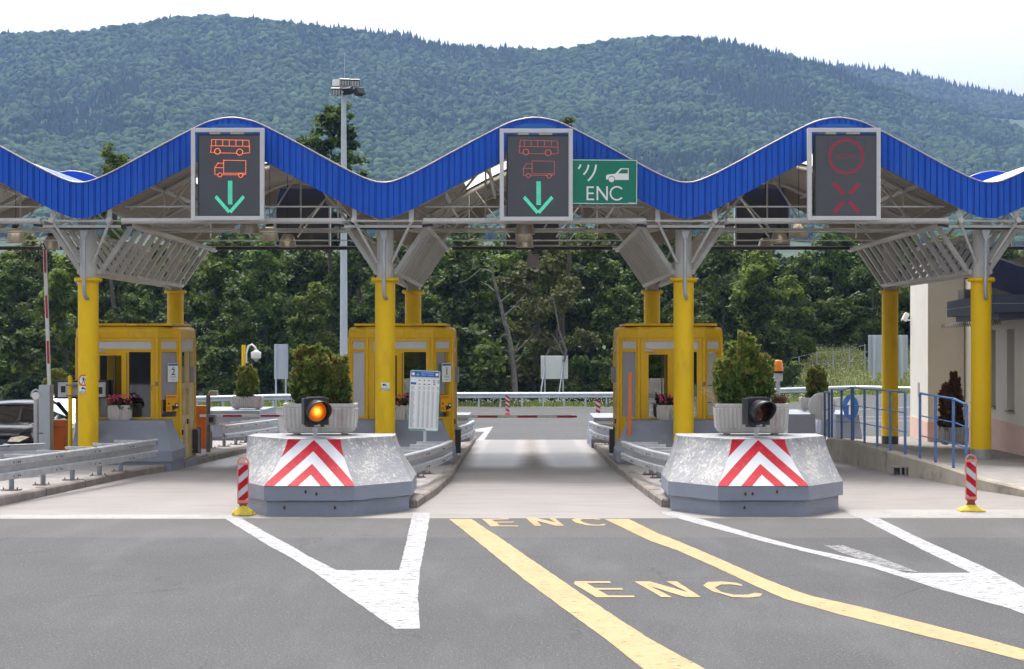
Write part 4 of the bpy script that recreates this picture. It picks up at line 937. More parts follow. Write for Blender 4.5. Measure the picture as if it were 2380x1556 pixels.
# ================================================================ TRAFFIC LIGHTS
def traffic_light(x,y,label,lit,yaw):
    z0=1.07; t=thing('traffic_light',label,'traffic light',(x,y,z0),'single-lens signals on the barrier blocks')
    m=MB(); m.cyl((x,y,z0-.02),(x,y,z0+.12),.03,n=12); m.cyl((x,y,z0+.10),(x,y,z0+.20),.045,.038,n=12); m.box((x,y,z0+.18),(.16,.12,.03)); m.build('post','galvanised',t)
    R=Matrix.Translation((x,y,z0+.385))@Matrix.Rotation(yaw,4,'Z')
    def tr(mb): mb.v=[tuple(R@Vector(v)) for v in mb.v]; return mb
    m=MB(); m.bx(-.175,.175,-.06,.12,-.195,.195); m.bx(-.19,.19,-.075,-.055,-.2,.2); m.bx(-.13,.13,-.05,.1,-.23,-.19); m.bx(-.12,.13,-.07,.1,.197,.212); tr(m).build('housing','black_plastic',t,bevel=.012)
    AX=Matrix.Rotation(math.pi/2,4,'X')
    m=MB(); pr=[(.001,.03),(.08,.025),(.13,.01),(.148,0)]; m.lathe([(a,b) for a,b in pr][::-1],(0,-.078,0),28,0,True,AX); tr(m); 
    ln=MB(); ln.v=m.v;ln.f=m.f;ln.m=m.m;ln.smooth=m.smooth; org=R@Vector((0,-.09,0)); 
    lo=bpy.data.objects; o=ln.build('lens','amber_lit' if lit else 'amber_off',t)
    # lens coordinates centred on the lens so that the glow sits inside it
    d=org-ORG[t.name]; 
    for v in o.data.vertices: v.co=v.co-d
    o.location=d
    m=MB(); vs=[]; n=40
    for k in range(n+1):
        a=math.radians(-62+304*k/n)  # from lower right round the top to lower left, in front view
        up=(math.sin(a)+1)/2; L=.06+.24*up**1.0
        for r_,dd in((.174,0),(.174,1),(.167,1),(.167,0)): vs.append((math.cos(a)*r_,-.075-(L if dd else 0),math.sin(a)*r_-(.02 if dd else 0)*up))
    m.add(vs,[(4*k+i,4*k+(i+1)%4,4*k+4+(i+1)%4,4*k+4+i) for k in range(n) for i in range(4)],0,True); tr(m).build('visor','black_plastic',t)
    m=MB(); m.lathe([(.168,-.0),(.175,.0),(.175,.02),(.15,.02)],(0,-.075,0),32,0,True,AX); tr(m).build('lens_ring','black_plastic',t)
traffic_light(-3.10,26.7,'traffic light with glowing amber lens on the left chevron block',True,.42)
traffic_light(3.42,26.7,'unlit traffic light with dark amber lens on the right chevron block',False,.42)
# ================================================================ BEACONS
def beacon(x,y,label,flip=1,rot=0.,crumple=False,s=1.):
    z0=gz(y,x); t=thing('guide_beacon',label,'beacon',(x,y,z0),'red and white striped guide beacons')
    rr=random.Random(5); m=MB()
    if crumple:
        rg=[]; 
        for i,(rad,z) in enumerate([(.17,0),(.17,.02),(.14,.05),(.10,.09),(.06,.13),(.04,.14)]):
            rg.append([(x+rad*math.cos(k*math.tau/14)*(1+rr.uniform(-.22,.22)),y+rad*.7*math.sin(k*math.tau/14)*(1+rr.uniform(-.2,.2)),z0+max(0,z+(rr.uniform(-.015,.015) if i>1 else 0))) for k in range(14)])
        m.loft(rg,smooth=True)
    else:
        rg=[[(x+a*w,y+b*w*.75,z0+z) for a,b in((-1,-1),(.9,-1),(1,-.8),(1,1),(-.8,1),(-1,.8))] for w,z in((.185,0),(.185,.025),(.15,.045),(.075,.085),(.06,.10))]; m.loft(rg)
    m.build('base','yellow_rubber',t,bevel=.004)
    m=MB(); m.loft([[(x+a*w,y+b*.03,z0+z) for a,b in((-1,-1),(1,-1),(1,1),(-1,1))] for w,z in((.07,.09),(.055,.12),(.045,.14),(.055,.16),(.075,.175))]); m.build('socket','brown_rubber',t)
    hw=.083; zb=z0+.17; zt=z0+.755; rot_=Matrix.Translation((x,y,0))@Matrix.Rotation(rot,4,'Z')
    m=MB(); th=.018
    def fr(poly,d0,d1,mb):
        p=[rot_@Vector((a,d0,b)) for a,b in poly]; mb.prism(p,rot_.to_3x3()@Vector((0,d1-d0,0)))
    for poly in([(-hw,zb),(-hw+.014,zb),(-hw+.014,zt),(-hw,zt)],[(hw-.014,zb),(hw,zb),(hw,zt),(hw-.014,zt)],[(-hw+.014,zb),(hw-.014,zb),(hw-.014,zb+.045),(-hw+.014,zb+.045)],[(-hw+.014,zt-.03),(hw-.014,zt-.03),(hw-.014,zt),(-hw+.014,zt)],[(-hw+.014,zb+.045),(hw-.014,zb+.045),(hw-.014,zt-.03),(-hw+.014,zt-.03)]): fr(poly,(-th/2 if poly[0][1]!=zb+.045 else -th/2+.004),th/2,m)
    n=12; arc=[(math.cos(math.pi*k/n),math.sin(math.pi*k/n)) for k in range(n+1)]
    for k in range(n):
        (c0,s0),(c1_,s1)=arc[k],arc[k+1]; fr([(c0*hw,zt+s0*hw),(c1_*hw,zt+s1*hw),(c1_*(hw-.02),zt+s1*(hw-.02)),(c0*(hw-.02),zt+s0*(hw-.02))],-th/2,th/2,m)
    f=m.build('frame','pink_plastic',t)
    # stripes
    za=zb+.048; zc=zt-.033; H_=zc-za; ww=2*hw-.03; per=H_/2.45
    wm=MB(); rm=MB()
    fr([(-ww/2,za),(ww/2,za),(ww/2,zc),(-ww/2,zc)],-th/2-.0005+.003,-th/2+.0035,wm)
    def clipz(poly,lo,hi):
        def cl(ps,f_,z):
            out=[]
            for i in range(len(ps)):
                a,b=ps[i],ps[(i+1)%len(ps)]; ia,ib=f_(a[1]),f_(b[1])
                if ia: out.append(a)
                if ia!=ib: u=(z-a[1])/(b[1]-a[1]); out.append((a[0]+(b[0]-a[0])*u,z))
            return out
        ps=cl(poly,lambda q:q>=lo,lo); return cl(ps,lambda q:q<=hi,hi) if ps else ps
    k=-2
    while k<5:
        z=za+k*per*.99-.02; sl=ww*.85*flip
        q=clipz([(-ww/2,z-sl/2),(ww/2,z+sl/2),(ww/2,z+sl/2+per/2),(-ww/2,z-sl/2+per/2)],za,zc)
        if len(q)>2: fr(q,-th/2-.002,-th/2+.002,rm)
        k+=1
    wm.build('white_face','refl_white',f); rm.build('red_stripes','refl_red',f)
    return t
beacon(-4.03,25.85,'striped guide beacon on a crumpled yellow foot beside the left chevron block',1,.05,True)
beacon(6.53,26.45,'magenta striped guide beacon on a flat yellow base, right of the right chevron block',-1,-.05)
def pole_beacon(x,y,label):
    z0=gz(y,x); t=thing('guide_beacon',label,'beacon',(x,y,z0),'red and white striped guide beacons'); m=MB(); m.cyl((x,y,z0),(x,y,z0+.1),.17,.12,n=12); m.build('base','red_paint',t)
    rm=MB(); wm=MB(); hw=.09; zb=z0+.12; zt=z0+.78
    wm.bx(x-hw,x+hw,y-.02,y+.02,zb,zt); n=10
    wm.prism([(x+hw*math.cos(math.pi*k/n),y-.02,zt+hw*math.sin(math.pi*k/n)*.7) for k in range(n+1)],(0,.04,0))
    b=wm.build('panel','refl_white',t)
    for k in range(4):
        z=zb+.02+k*.2; rm.prism([(x-hw,y-.024,z+.11),(x+hw,y-.024,z-.0),(x+hw,y-.024,z+.09),(x-hw,y-.024,z+.20)],(0,.003,0))
    rm.build('red_stripes','refl_red',b)
pole_beacon(-.80,83,'small striped beacon far behind the lowered gate arm'); pole_beacon((1390-VX)*70/F,70,'far striped beacon just left of the third booth')
# ================================================================ GUARDRAILS
def wbeam(m,path,zt,h=.31,side=1,mi=0,th=.004,dep=.075):
    """W-profile rail following path (list of (x,y)), outer face towards side*right"""
    prof=[(0,0),(.3,.02),(1,.06),(1,.13),(.15,.155),(.15,.175),(1,.20),(1,.27),(.3,.30),(0,.31)]
    rings=[]
    for i,(x,y) in enumerate(path):
        a=path[max(0,i-1)]; b=path[min(len(path)-1,i+1)]; d=Vector((b[0]-a[0],b[1]-a[1],0)).normalized(); nn=Vector((d.y,-d.x,0))*side
        g=gz(y,x); z=(zt(x,y) if callable(zt) else g+zt)
        front=[(x+nn.x*dep*p,y+nn.y*dep*p,z-q*h/.31) for p,q in prof]; back=[(x+nn.x*(dep*p-th*3),y+nn.y*(dep*p-th*3),z-q*h/.31) for p,q in prof[::-1]]
        rings.append(front+back)
    m.loft(rings,mi)
def boxbeam(m,path,z0,z1,side,dep=.09):
    rings=[]
    for i,(x,y) in enumerate(path):
        a=path[max(0,i-1)]; b=path[min(len(path)-1,i+1)]; d=Vector((b[0]-a[0],b[1]-a[1],0)).normalized(); nn=Vector((d.y,-d.x,0))*side; g=gz(y,x)
        c=.018
        rings.append([(x+nn.x*p,y+nn.y*p,g+z) for p,z in((0,z0+.005),(dep-c,z0),(dep,z0+c),(dep,z1-c),(dep-c,z1),(0,z1-.005),(.0,z1-.012),(dep-c-.008,z1-.012),(dep-.01,z1-c-.006),(dep-.01,z0+c+.006),(dep-c-.008,z0+.012),(0,z0+.012))])
    m.loft(rings)
def lane_rail(label,path,side,h0=.12,back=.38,npost=7,rungs=True,ends=True):
    """two-beam rail: beams near the lane, posts set back on their base plates, with spacer arms"""
    (xa,ya),(xb,yb)=path[0],path[-1]; t=thing('guardrail',label,'guardrail',((xa+xb)/2,(ya+yb)/2,gz((ya+yb)/2)))
    L=sum(math.dist(p,q) for p,q in zip(path[:-1],path[1:]))
    def at(s):
        for p,q in zip(path[:-1],path[1:]):
            l=math.dist(p,q)
            if s<=l or q is path[-1]:
                d=Vector((q[0]-p[0],q[1]-p[1],0))/l; return Vector((p[0],p[1],0))+d*s,d
            s-=l
    nseg=max(1,int(round(L/1.33)))
    for k in range(nseg):
        a,_=at(L*k/nseg+.004); b,_=at(L*(k+1)/nseg-.004); c,_=at(L*(k+.5)/nseg)
        P3=[(a.x,a.y),(c.x,c.y),(b.x,b.y)]
        m=MB(); boxbeam(m,P3,h0+.45,h0+.57,side); 
        ov,_=at(L*k/nseg+.05); m.build('upper_beam','galvanised',t)
        m=MB(); boxbeam(m,P3,h0+.24,h0+.36,side); m.build('lower_beam','galvanised',t)
        m=MB(); 
        rings=[]
        for q in P3: g=gz(q[1]); d=(b-a).normalized(); nn=Vector((d.y,-d.x,0))*side; rings.append([(q[0]+nn.x*p,q[1]+nn.y*p,g+h0+z) for p,z in((.012,.355),(.022,.355),(.022,.455),(.012,.455))])
        m.loft(rings); m.build('web','galvanised',t)
        m=MB()
        for s_ in(L*k/nseg+.06,L*k/nseg+.12,L*(k+1)/nseg-.08):
            c,d=at(s_); nn=Vector((d.y,-d.x,0))*side
            for z in(.51,.30): m.cyl(c+nn*.088+Vector((0,0,gz(c.y)+h0+z-.01)),c+nn*.1+Vector((0,0,gz(c.y)+h0+z-.01)),.012,n=6)
        m.build('bolts','dark_steel',t)
    for k in range(npost):
        c,d=at(L*(k+.35)/npost); nn=Vector((d.y,-d.x,0))*side; g=gz(c.y)+h0; p=c-nn*back
        m=MB(); m.cyl((p.x,p.y,g),(p.x,p.y,g+.40),.042,n=12); m.build('post','post_steel',t)
        m=MB(); m.box((p.x,p.y,g+.012),(.30,.2,.012))
        for a in(-.11,.11): m.cyl((p.x+a,p.y-.06,g+.01),(p.x+a,p.y-.06,g+.05),.012,n=6)
        m.build('base_plate','steel_brown',t)
        if rungs:
            q=c-nn*.0; r=c-nn*(back+.12); ang=math.atan2((q-r).y,(q-r).x); cc=(q+r)/2
            m=MB(); m.box((cc.x,cc.y,g+.55),((q-r).length,.05,.045),ang); m.box((p.x,p.y,g+.46),(.07,.07,.14),ang); m.build('spacer_arm','galvanised',t)
    return t
lane_rail('long two-beam guardrail along the left island kerb, nearest in the left foreground',[(-8.52,25.2),(-8.12,27.2),(-7.55,29.8),(-7.12,31.8),(-6.88,33.5)],1,npost=8)
lane_rail('guardrail piece on the far side of the left island in front of the dark car',[(-9.9,28.2),(-9.2,31.2),(-8.45,31.9)],-1,back=-.38,npost=4)
lane_rail('short guardrail leading from the left chevron block to booth 1',[(-1.98,28.6),(-1.70,30.0),(-1.50,31.5),(-1.40,32.9)],1,npost=5)
lane_rail('short guardrail leading from the right chevron block to the third booth',[(2.42,28.6),(2.12,30.0),(1.94,31.4),(1.82,32.7)],-1,npost=5)
lane_rail('guardrail behind booth 2 running back from the gate post with camera',[(-7.15,42.6),(-6.9,45.0),(-6.72,48.5)],1,npost=5)
lane_rail('guardrail behind booth 1 along the centre lane',[(-1.55,41.2),(-1.42,44),(-1.38,46.8)],1,npost=4)
lane_rail('guardrail behind the third booth along the centre lane',[(2.05,40.2),(1.78,43),(1.72,46.2)],-1,npost=4)
# ================================================================ PLANTERS AND SHRUBS
def fluted_planter(cx,cy,z0,w,dp,h,label,mt='planter_white',group='fluted concrete planters',feet=True,rot=0.,nf=48,taper=.97):
    t=thing('planter',label,'planter',(cx,cy,z0),group)
    def rr_(w_,d_,z,fl,n=nf*4):
        pts=[]; r=min(.045,d_*.3); per=2*(w_+d_)
        for k in range(n):
            s=per*k/n
            if s<w_: x,y,nx,ny=-w_/2+s,-d_/2,0,-1
            elif s<w_+d_: x,y,nx,ny=w_/2,-d_/2+(s-w_),1,0
            elif s<2*w_+d_: x,y,nx,ny=w_/2-(s-w_-d_),d_/2,0,1
            else: x,y,nx,ny=-w_/2,d_/2-(s-2*w_-d_),-1,0
            # round corners
            ax=max(0,abs(x)-(w_/2-r)); ay=max(0,abs(y)-(d_/2-r))
            if ax>0 and ay>0:
                l=math.hypot(ax,ay); x=math.copysign(w_/2-r+ax/l*r,x); y=math.copysign(d_/2-r+ay/l*r,y); nx,ny=ax/l*math.copysign(1,x),ay/l*math.copysign(1,y)
            f=fl*(1 if k%4 in(1,2) else 0); pts.append((cx+x+nx*f,cy+y+ny*f,z0+z))
        return pts
    fb=.03 if feet else 0; f=.015*h/.46+.002
    m=MB(); R=[rr_(w*taper*.86,dp*.84,fb,0),rr_(w*taper*.94,dp*.92,fb+h*.07,0),rr_(w*taper*.965,dp*.94,fb+h*.15,0),rr_(w*taper*.97,dp*.945,fb+h*.17,f),rr_(w*taper*.98,dp*.95,fb+h*.3,f),rr_(w*.985,dp*.97,fb+h*.82,f),rr_(w*.985,dp*.97,fb+h*.86,0),rr_(w*1.0,dp,fb+h*.90,0),rr_(w*1.0,dp,fb+h*.985,0),rr_(w*.985,dp*.985,fb+h,0),rr_(w*.92,dp*.88,fb+h,0),rr_(w*.91,dp*.87,fb+h*.9,0)]
    m.loft(R,cap=False); m.add(R[0],[tuple(range(len(R[0])))[::-1]]); m.build('tub',mt,t)
    m=MB(); m.add(R[-1],[tuple(range(len(R[-1])))]); m.build('soil','soil',t)
    if feet:
        for s in(-1,1): m=MB(); m.bx(cx+s*w*.33-.04,cx+s*w*.33+.04,cy-dp*.3,cy+dp*.3,z0,z0+.035); m.build('foot',mt,t)
    return t,z0+fb+h*.9
def bush(name,cx,cy,z0,lobes,label,mat_='conifer_green',n=170,size=.055,seed=1,group=None,cat='shrub',stem=True,up=(0,0,.55)):
    """lobes: (dx,dy,zc,rx,ry,rz)"""
    r=np.random.default_rng(seed); cents=[];sp=[];tn=[]
    for dx,dy,zc,rx,ry,rz in lobes:
        k=int(n*.5*rx*rz/.06)+10; d=r.normal(size=(k,3)); d/=np.linalg.norm(d,axis=1)[:,None]; rad=(.35+.65*r.random((k,1))**.5)
        p=d*rad*np.array([rx,ry,rz])
        shape=np.clip(1.0-.45*np.clip(p[:,2]/rz,0,1)**1.2,.1,1)[:,None]; p[:,:2]*=shape
        cents.append(p+np.array([dx,dy,zc])); sp.append(np.full(k,.05+.05*min(rx,1)*1.0)); tn.append(np.clip(.35+.3*(p[:,2]/rz)+r.normal(size=k)*.2,0,.9)*1.0)
    for dx,dy,zc,rx,ry,rz in lobes[:3]:
        for k in range(int(75*rx/.25)):
            a=r.random()*6.28; q=r.random()**.7; bx_,by_=math.cos(a)*rx*.85*q,math.sin(a)*ry*.85*q; top=rz*math.sqrt(max(0,1-q*q*.8)); L=.08+.13*r.random()
            tz=top*(.78-r.random()**2*.9)
            for j in range(5): f=j/4; cents.append(np.array([[dx+bx_*(.8+.38*f),dy+by_*(.8+.3*f),zc+tz+L*f*1.5]])); sp.append(np.array([.034*(1-.65*f)])); tn.append(np.array([.55+.3*f]))
    c=np.concatenate(cents); s=np.concatenate(sp); tt=np.concatenate(tn); red=r.random(len(tt))<.014; tt[red]=1.15
    v,q,tone=leaf_quads(c,16,s,size,tt,flat=.1,elong=1.9,upbias=up,seed=seed+5)
    t=thing(name,label,cat,(cx,cy,z0),group)
    me=np_mesh('foliage',v,q,mat_,tone); link_mesh('foliage',me,t)
    m=MB()
    for dx,dy,zc,rx,ry,rz in lobes: m.tube([(cx+dx*.5,cy+dy*.5,z0-.03),(cx+dx,cy+dy,z0+zc)],[.025,.008],6)
    for k in range(5): a=r.random()*6.28; m.tube([(cx,cy,z0),(cx+math.cos(a)*lobes[0][3]*.5,cy+math.sin(a)*lobes[0][4]*.5,z0+lobes[0][2])],[.012,.004],5)
    m.build('stem','bark',t); return t
_,zs=fluted_planter(-3.10,27.45,1.07,1.10,.46,.45,'large fluted concrete planter on the left chevron block')
bush('juniper_bush',-3.08,27.45,zs,[(-.16,0,.34,.30,.22,.40),(-.28,.0,.28,.18,.18,.30),(.2,.02,.26,.2,.2,.32),(.30,0,.2,.13,.15,.26),(0,0,.15,.36,.2,.2)],'bushy two-lobed green juniper in the planter on the left block',seed=11,group='conifer shrubs in planters')
_,zs=fluted_planter(3.43,27.45,1.07,1.10,.46,.45,'large fluted concrete planter with rusty stained rim on the right chevron block')
bush('juniper_bush',3.32,27.45,zs,[(0,0,.42,.24,.22,.56),(.25,0,.3,.2,.18,.36),(-.26,0,.26,.2,.18,.32),(0,0,.18,.40,.2,.22),(.33,0,.38,.1,.1,.22)],'pointed green juniper with dry grass in the planter on the right block',seed=23,group='conifer shrubs in planters')
r=random.Random(4)
def tuft(name,cx,cy,z0,n,L,lean,label,spread=.1,mt='dry_grass'):
    V=[];Q=[];T=[]
    for k in range(n):
        a=r.uniform(0,6.28); l=L*r.uniform(.5,1.1); dx=lean[0]*l*r.uniform(.3,1.2)+math.cos(a)*.25*l; dy=lean[1]*l+math.sin(a)*.15*l; x=r.uniform(-spread,spread); y=r.uniform(-spread,spread)*.6; pr=None
        for i in range(4):
            f=i/3; p=(x+dx*f**1.4,y+dy*f,l*(f-.25*f*f)); w=.006*(1-f*.7)
            cur=[(p[0]-w,p[1],p[2]),(p[0]+w,p[1]+.002,p[2])]
            if pr: b=len(V); V+=pr+cur[::-1]; Q.append((b,b+1,b+2,b+3)); T.append(r.random())
            pr=cur
    me=np_mesh(name,np.array(V),np.array(Q),mt,T); o=link_mesh(name,me,None,(cx,cy,z0)); return tag(o,label,'dry grass')
tuft('dry_grass',2.98,27.4,1.50,90,.42,(-.6,0),'pale dry grass leaning left out of the right block planter',.12)
tuft('dry_weed',3.85,27.4,1.50,120,.26,(.1,0),'small brownish weed at the right end of the right block planter',.1,'dead_brown')
# flower pots
def flowers(cx,cy,z0,w,label,seed,h=.16):
    rr=np.random.default_rng(seed); k=60; c=np.clip(rr.normal(size=(k,3)),-1.25,1.25)*np.array([w*.34,.07,h*.34])+np.array([0,0,h*.55]); 
    t=thing('geranium',label,'flowers',(cx,cy,z0),'pink flowers on the booth plinths')
    v,q,tn=leaf_quads(c-np.array([0,0,h*.25]),26,.05,.035,rr.random(k)*.5,flat=.5,seed=seed); link_mesh('leaves',np_mesh('leaves',v,q,'leaves',tn),t)
    c2=np.clip(rr.normal(size=(46,3)),-1.3,1.3)*np.array([w*.36,.07,h*.33])+np.array([0,-.02,h*.72]); v,q,tn=leaf_quads(c2,14,.026,.026,rr.random(46),flat=.2,seed=seed+1); link_mesh('blossoms',np_mesh('blossoms',v,q,'flower_pink',tn),t)
for cx,mt,l1,l2,sd in((-8.08,'planter_white','white fluted flower box on the plinth of booth 2','pink geraniums in the white box of booth 2',1),(-2.40,'planter_stained','soot-stained flower box on the plinth of booth 1','pink geraniums in the stained box of booth 1',2),(2.86,'planter_stained','grey stained flower box half behind the third front column','pink geraniums in the box of the third booth',3)):
    _,z=fluted_planter(cx,36.05,.915,.455,.22,.30,l1,mt,'small flower boxes on the plinths',False,0,22); flowers(cx+(.02 if sd<3 else .05),36.05,z,.46,l2,sd,.2)
# rear planters on concrete ends
def rearblock(cx,w,y,label,z1=.62,ln=3.,flare=.28):
    g=gz(y); t=thing('concrete_end',label,'concrete block',(cx,y,g),'flared concrete ends behind the gates')
    o=[(cx-w/2,y-.4),(cx+w/2,y-.4),(cx+w/2,y+ln),(cx-w/2,y+ln)]; top=subdiv(shrink(o,flare*.8),4); bot=subdiv(o,4)
    m=MB(); R=jersey(bot,top,g,g+.22,z1,n=7); m.loft([[(x,yy,g-.1) for x,yy in bot]]+R); m.build('body','block_grey',t); return t
rearblock(-7.95,1.9,48.6,'grey concrete end carrying the small planter left of centre'); rearblock(-1.95,1.05,47.5,'grey concrete end behind booth 1 with flaring right side',.5); rearblock(2.25,1.1,46.6,'grey concrete end behind the third booth with flaring left side',.52)
rearblock(7.33,.75,48.2,'grey concrete end behind the right block planter',.55,flare=.1); rearblock(8.55,.68,48.0,'grey concrete end with flaring side behind the blue railing',.55)
rearblock(-2.6,.9,49.5,'small low concrete block beyond the rail of booth 1',.60,2.,.1)
_,z=fluted_planter((570-VX)*49/F,49.4,.62,.86,.4,.33,'small fluted planter on a concrete end left of the lamp mast'); bush('conifer_shrub',(570-VX)*49/F,49.4,z,[(0,0,.33,.27,.25,.38),(0,0,.15,.31,.28,.2)],'egg-shaped green shrub below the dome camera',seed=31,n=120,size=.06,group='conifer shrubs in planters')
_,z=fluted_planter((1893-VX)*49.5/F,49.6,.58,.78,.4,.33,'small fluted planter behind the round traffic sign'); bush('conifer_shrub',(1900-VX)*49.5/F,49.6,z,[(0,0,.34,.26,.24,.36),(0,0,.15,.30,.26,.2)],'bright green rounded shrub left of the blue railings',seed=37,n=120,size=.06,group='conifer shrubs in planters')
_,z=fluted_planter((140-VX)*50.5/F,50.5,.42,.8,.4,.38,'fluted planter half hidden behind the lane display panel'); bush('conifer_shrub',(128-VX)*50.5/F,50.5,z,[(.05,0,.36,.24,.22,.36),(-.15,0,.2,.18,.2,.24),(.22,0,.22,.15,.2,.24)],'yellowish green shrub behind the raised gate arm',seed=41,n=120,size=.06,group='conifer shrubs in planters')
rearblock((140-VX)*50.5/F,1.4,50,'grey concrete end behind the cars',.42)
_,z=fluted_planter((2216-VX)*40/F,40.0,.20,.58,.5,.36,'square grey planter in front of the office wall','planter_stained',nf=26); bush('dead_conifer',(2211-VX)*40/F,40,z,[(0,0,.36,.25,.23,.40),(-.15,0,.52,.08,.08,.26),(.05,0,.66,.13,.12,.38),(0,0,.15,.29,.26,.22)],'dead reddish brown shrub against the office wall','dead_brown',n=150,size=.06,seed=43)
# ================================================================ BARRIER GATES
def gate(x,y,label,side,arm_up=False,L=2.7,za=.93,h=1.0,col='orange_plastic'):
    g=gz(y)+.12; t=thing('barrier_gate',label,'barrier gate',(x,y,g))
    if h:
        m=MB(); m.bx(x-.16,x+.16,y-.17,y+.17,g,g+h*.82); m.build('cabinet',col,t,bevel=.01); m=MB(); m.bx(x-.165,x+.165,y-.175,y+.175,g+h*.82+.003,g+h); m.build('lid',col,t,bevel=.012)
    z=g+za-.12; red=MB(); wh=MB(); n=int(L/.45)
    if arm_up:
        ax=x-.115; ya=y-.26; th=math.radians(1.9); d=Vector((-math.sin(th),0,math.cos(th))); p=Vector((ax,ya,z-.28))
        m=MB(); m.tube([p,p+d*.55],.05,10); m.build('arm_root','sign_white',t)
        arm=MB(); q=p+d*.5; w=.035
        for k in range(7):
            a=q+d*(k*.47); b=q+d*((k+1)*.47); arm.prism([a+Vector((-w,0,0)),a+Vector((w,0,0)),b+Vector((w,0,0)),b+Vector((-w,0,0))],(0,.05,0))
            if k%2==0: red.prism([a+Vector((-w*.55,-.004,0)),a+Vector((w*.75,-.004,0)),b+Vector((w*.75,-.004,0)),b+Vector((-w*.55,-.004,0))],(0,.003,0))
        o=arm.build('arm','sign_white',t)
    else:
        ya=y-.22; arm=MB(); arm.bx(min(x,x+side*L),max(x,x+side*L),ya,ya+.05,z-.03,z+.035); o=arm.build('arm','sign_white',t)
        for k in range(n):
            if k%2==1:
                xa=x+side*(.1+k*.45); xb=xa+side*.45; red.bx(min(xa,xb),max(xa,xb),ya-.004,ya-.001,z-.026,z+.022)
    red.build('red_band','red_paint',o); return t
gate((468-VX)*43.2/F,43.2,'orange gate cabinet with its striped arm lowered across lane 2',1,False,3.0,.90,1.02)
gate(-1.62,41.2,'lowered red and white gate arm across the open centre lane',1,False,2.72,.93,0)
t=gate((138-VX)*37.6/F,37.6,'orange gate with its striped arm raised beside the dark car',1,True,3.3,.95,.82)
# grey cabinet, posts, display at the left
x=(107-VX)*36.6/F; t=thing('equipment_cabinet','tall pale grey cabinet beside the raised gate arm','cabinet',(x,36.6,.06)); m=MB(); m.bx(x-.12,x-.02,36.5,36.75,.06,1.60); m.bx(x-.02,x+.115,36.45,36.75,.06,1.602); m.build('housing','galvanised_pale',t); m=MB(); m.bx(x-.125,x-.02,36.49,36.5,.62,.64); m.build('seam','dark_steel',t)
x=(84-VX)*36.0/F; t=thing('intercom_post','round metal post with hooded reader in front of the dark car','intercom post',(x,36,.06)); m=MB(); m.cyl((x,36,.06),(x,36,1.36),.048,n=16); m.build('post','galvanised',t); m=MB(); m.tube([(x+.09*math.cos(a),35.98,1.40+.12*math.sin(a)) for a in[math.radians(-10+200*k/12) for k in range(13)]],.02,8); m.build('hood','galvanised',t); m=MB(); m.cyl((x,35.95,1.40),(x,36.03,1.40),.075,n=20); m.build('reader','white_plastic',t)
x=(166-VX)*36.2/F; t=thing('lane_display','lane display on a yellow pole seen from behind, left of the first front column','display panel',(x,36.2,.06))
m=MB(); m.cyl((x,36.1,.06),(x,36.1,1.765),.044,n=16); m.sphere((x,36.1,1.765),.044,6); m.build('pole','yellow_paint',t)
xa,xb=(134-VX)*36.3/F,(250-VX)*36.3/F; m=MB(); m.bx(xa-.06,xb,36.26,36.46,1.34,1.70); h=m.build('housing','black_plastic',t)
m=MB(); 
for a,b,c,d in((xa+.02,xb-.03,1.62,1.665),(xa+.02,xb-.03,1.37,1.415),(xa+.02,xa+.07,1.415,1.62),(xb-.08,xb-.03,1.415,1.62)): m.bx(a,b,36.245,36.259,c,d)
m.build('back_frame','galvanised',h); m=MB(); m.bx(xa+.07,xb-.08,36.25,36.259,1.415,1.62); m.build('back_plate','panel_white',h)
m=MB(); m.bx(xa+.08,xa+.17,36.243,36.249,1.46,1.59); m.bx(xb-.17,xb-.09,36.243,36.249,1.43,1.57); m.build('vent','black_plastic',h)
m=MB(); m.bx(x-.08,x+.16,36.05,36.24,1.60,1.625); m.bx(x-.08,x+.16,36.05,36.24,1.385,1.41); m.build('clamp','steel_brown',t)
m=MB(); v,f=text_mb('88-72',.14,(x+.35,36.462,1.56),(-1,0,0),(0,0,1),.003); m.add(v,f); v,f=text_mb('EUR',.1,(x+.2,36.462,1.43),(-1,0,0),(0,0,1),.003); m.add(v,f); m.build('red_digits','led_red',h)
# intercom post with camera by booth 2's gate
x=(484-VX)*41/F; t=thing('intercom_post','grey post with small camera and card reader at the entrance of lane 2','intercom post',(x,41,-.03)); m=MB(); m.cyl((x,41,-.15),(x,41,1.28),.05,n=14); m.build('post','steel_brown',t); m=MB(); m.bx(x+.02,x+.22,40.9,41.1,1.25,1.37); m.bx(x-.02,x+.04,40.95,41.05,1.22,1.3); m.build('camera','lamp_metal',t,bevel=.03); m=MB(); m.bx(x,x+.2,40.8,41,.60,.83); m.build('reader','panel_grey',t,bevel=.01); m=MB(); m.bx(x+.05,x+.15,40.79,40.799,.66,.77); m.build('reader_slot','black_plastic',t)
m=MB(); x=(461-VX)*40.4/F; m.cyl((x,40.4,-.05),(x,40.4,.55),.06,n=14); m.cyl((x,40.4,.55),(x,40.4,.57),.04,n=14); tag(m.build('bollard','dark_steel',loc=(x,40.4,-.05)),'short dark bollard at the rear corner of booth 2','bollard')
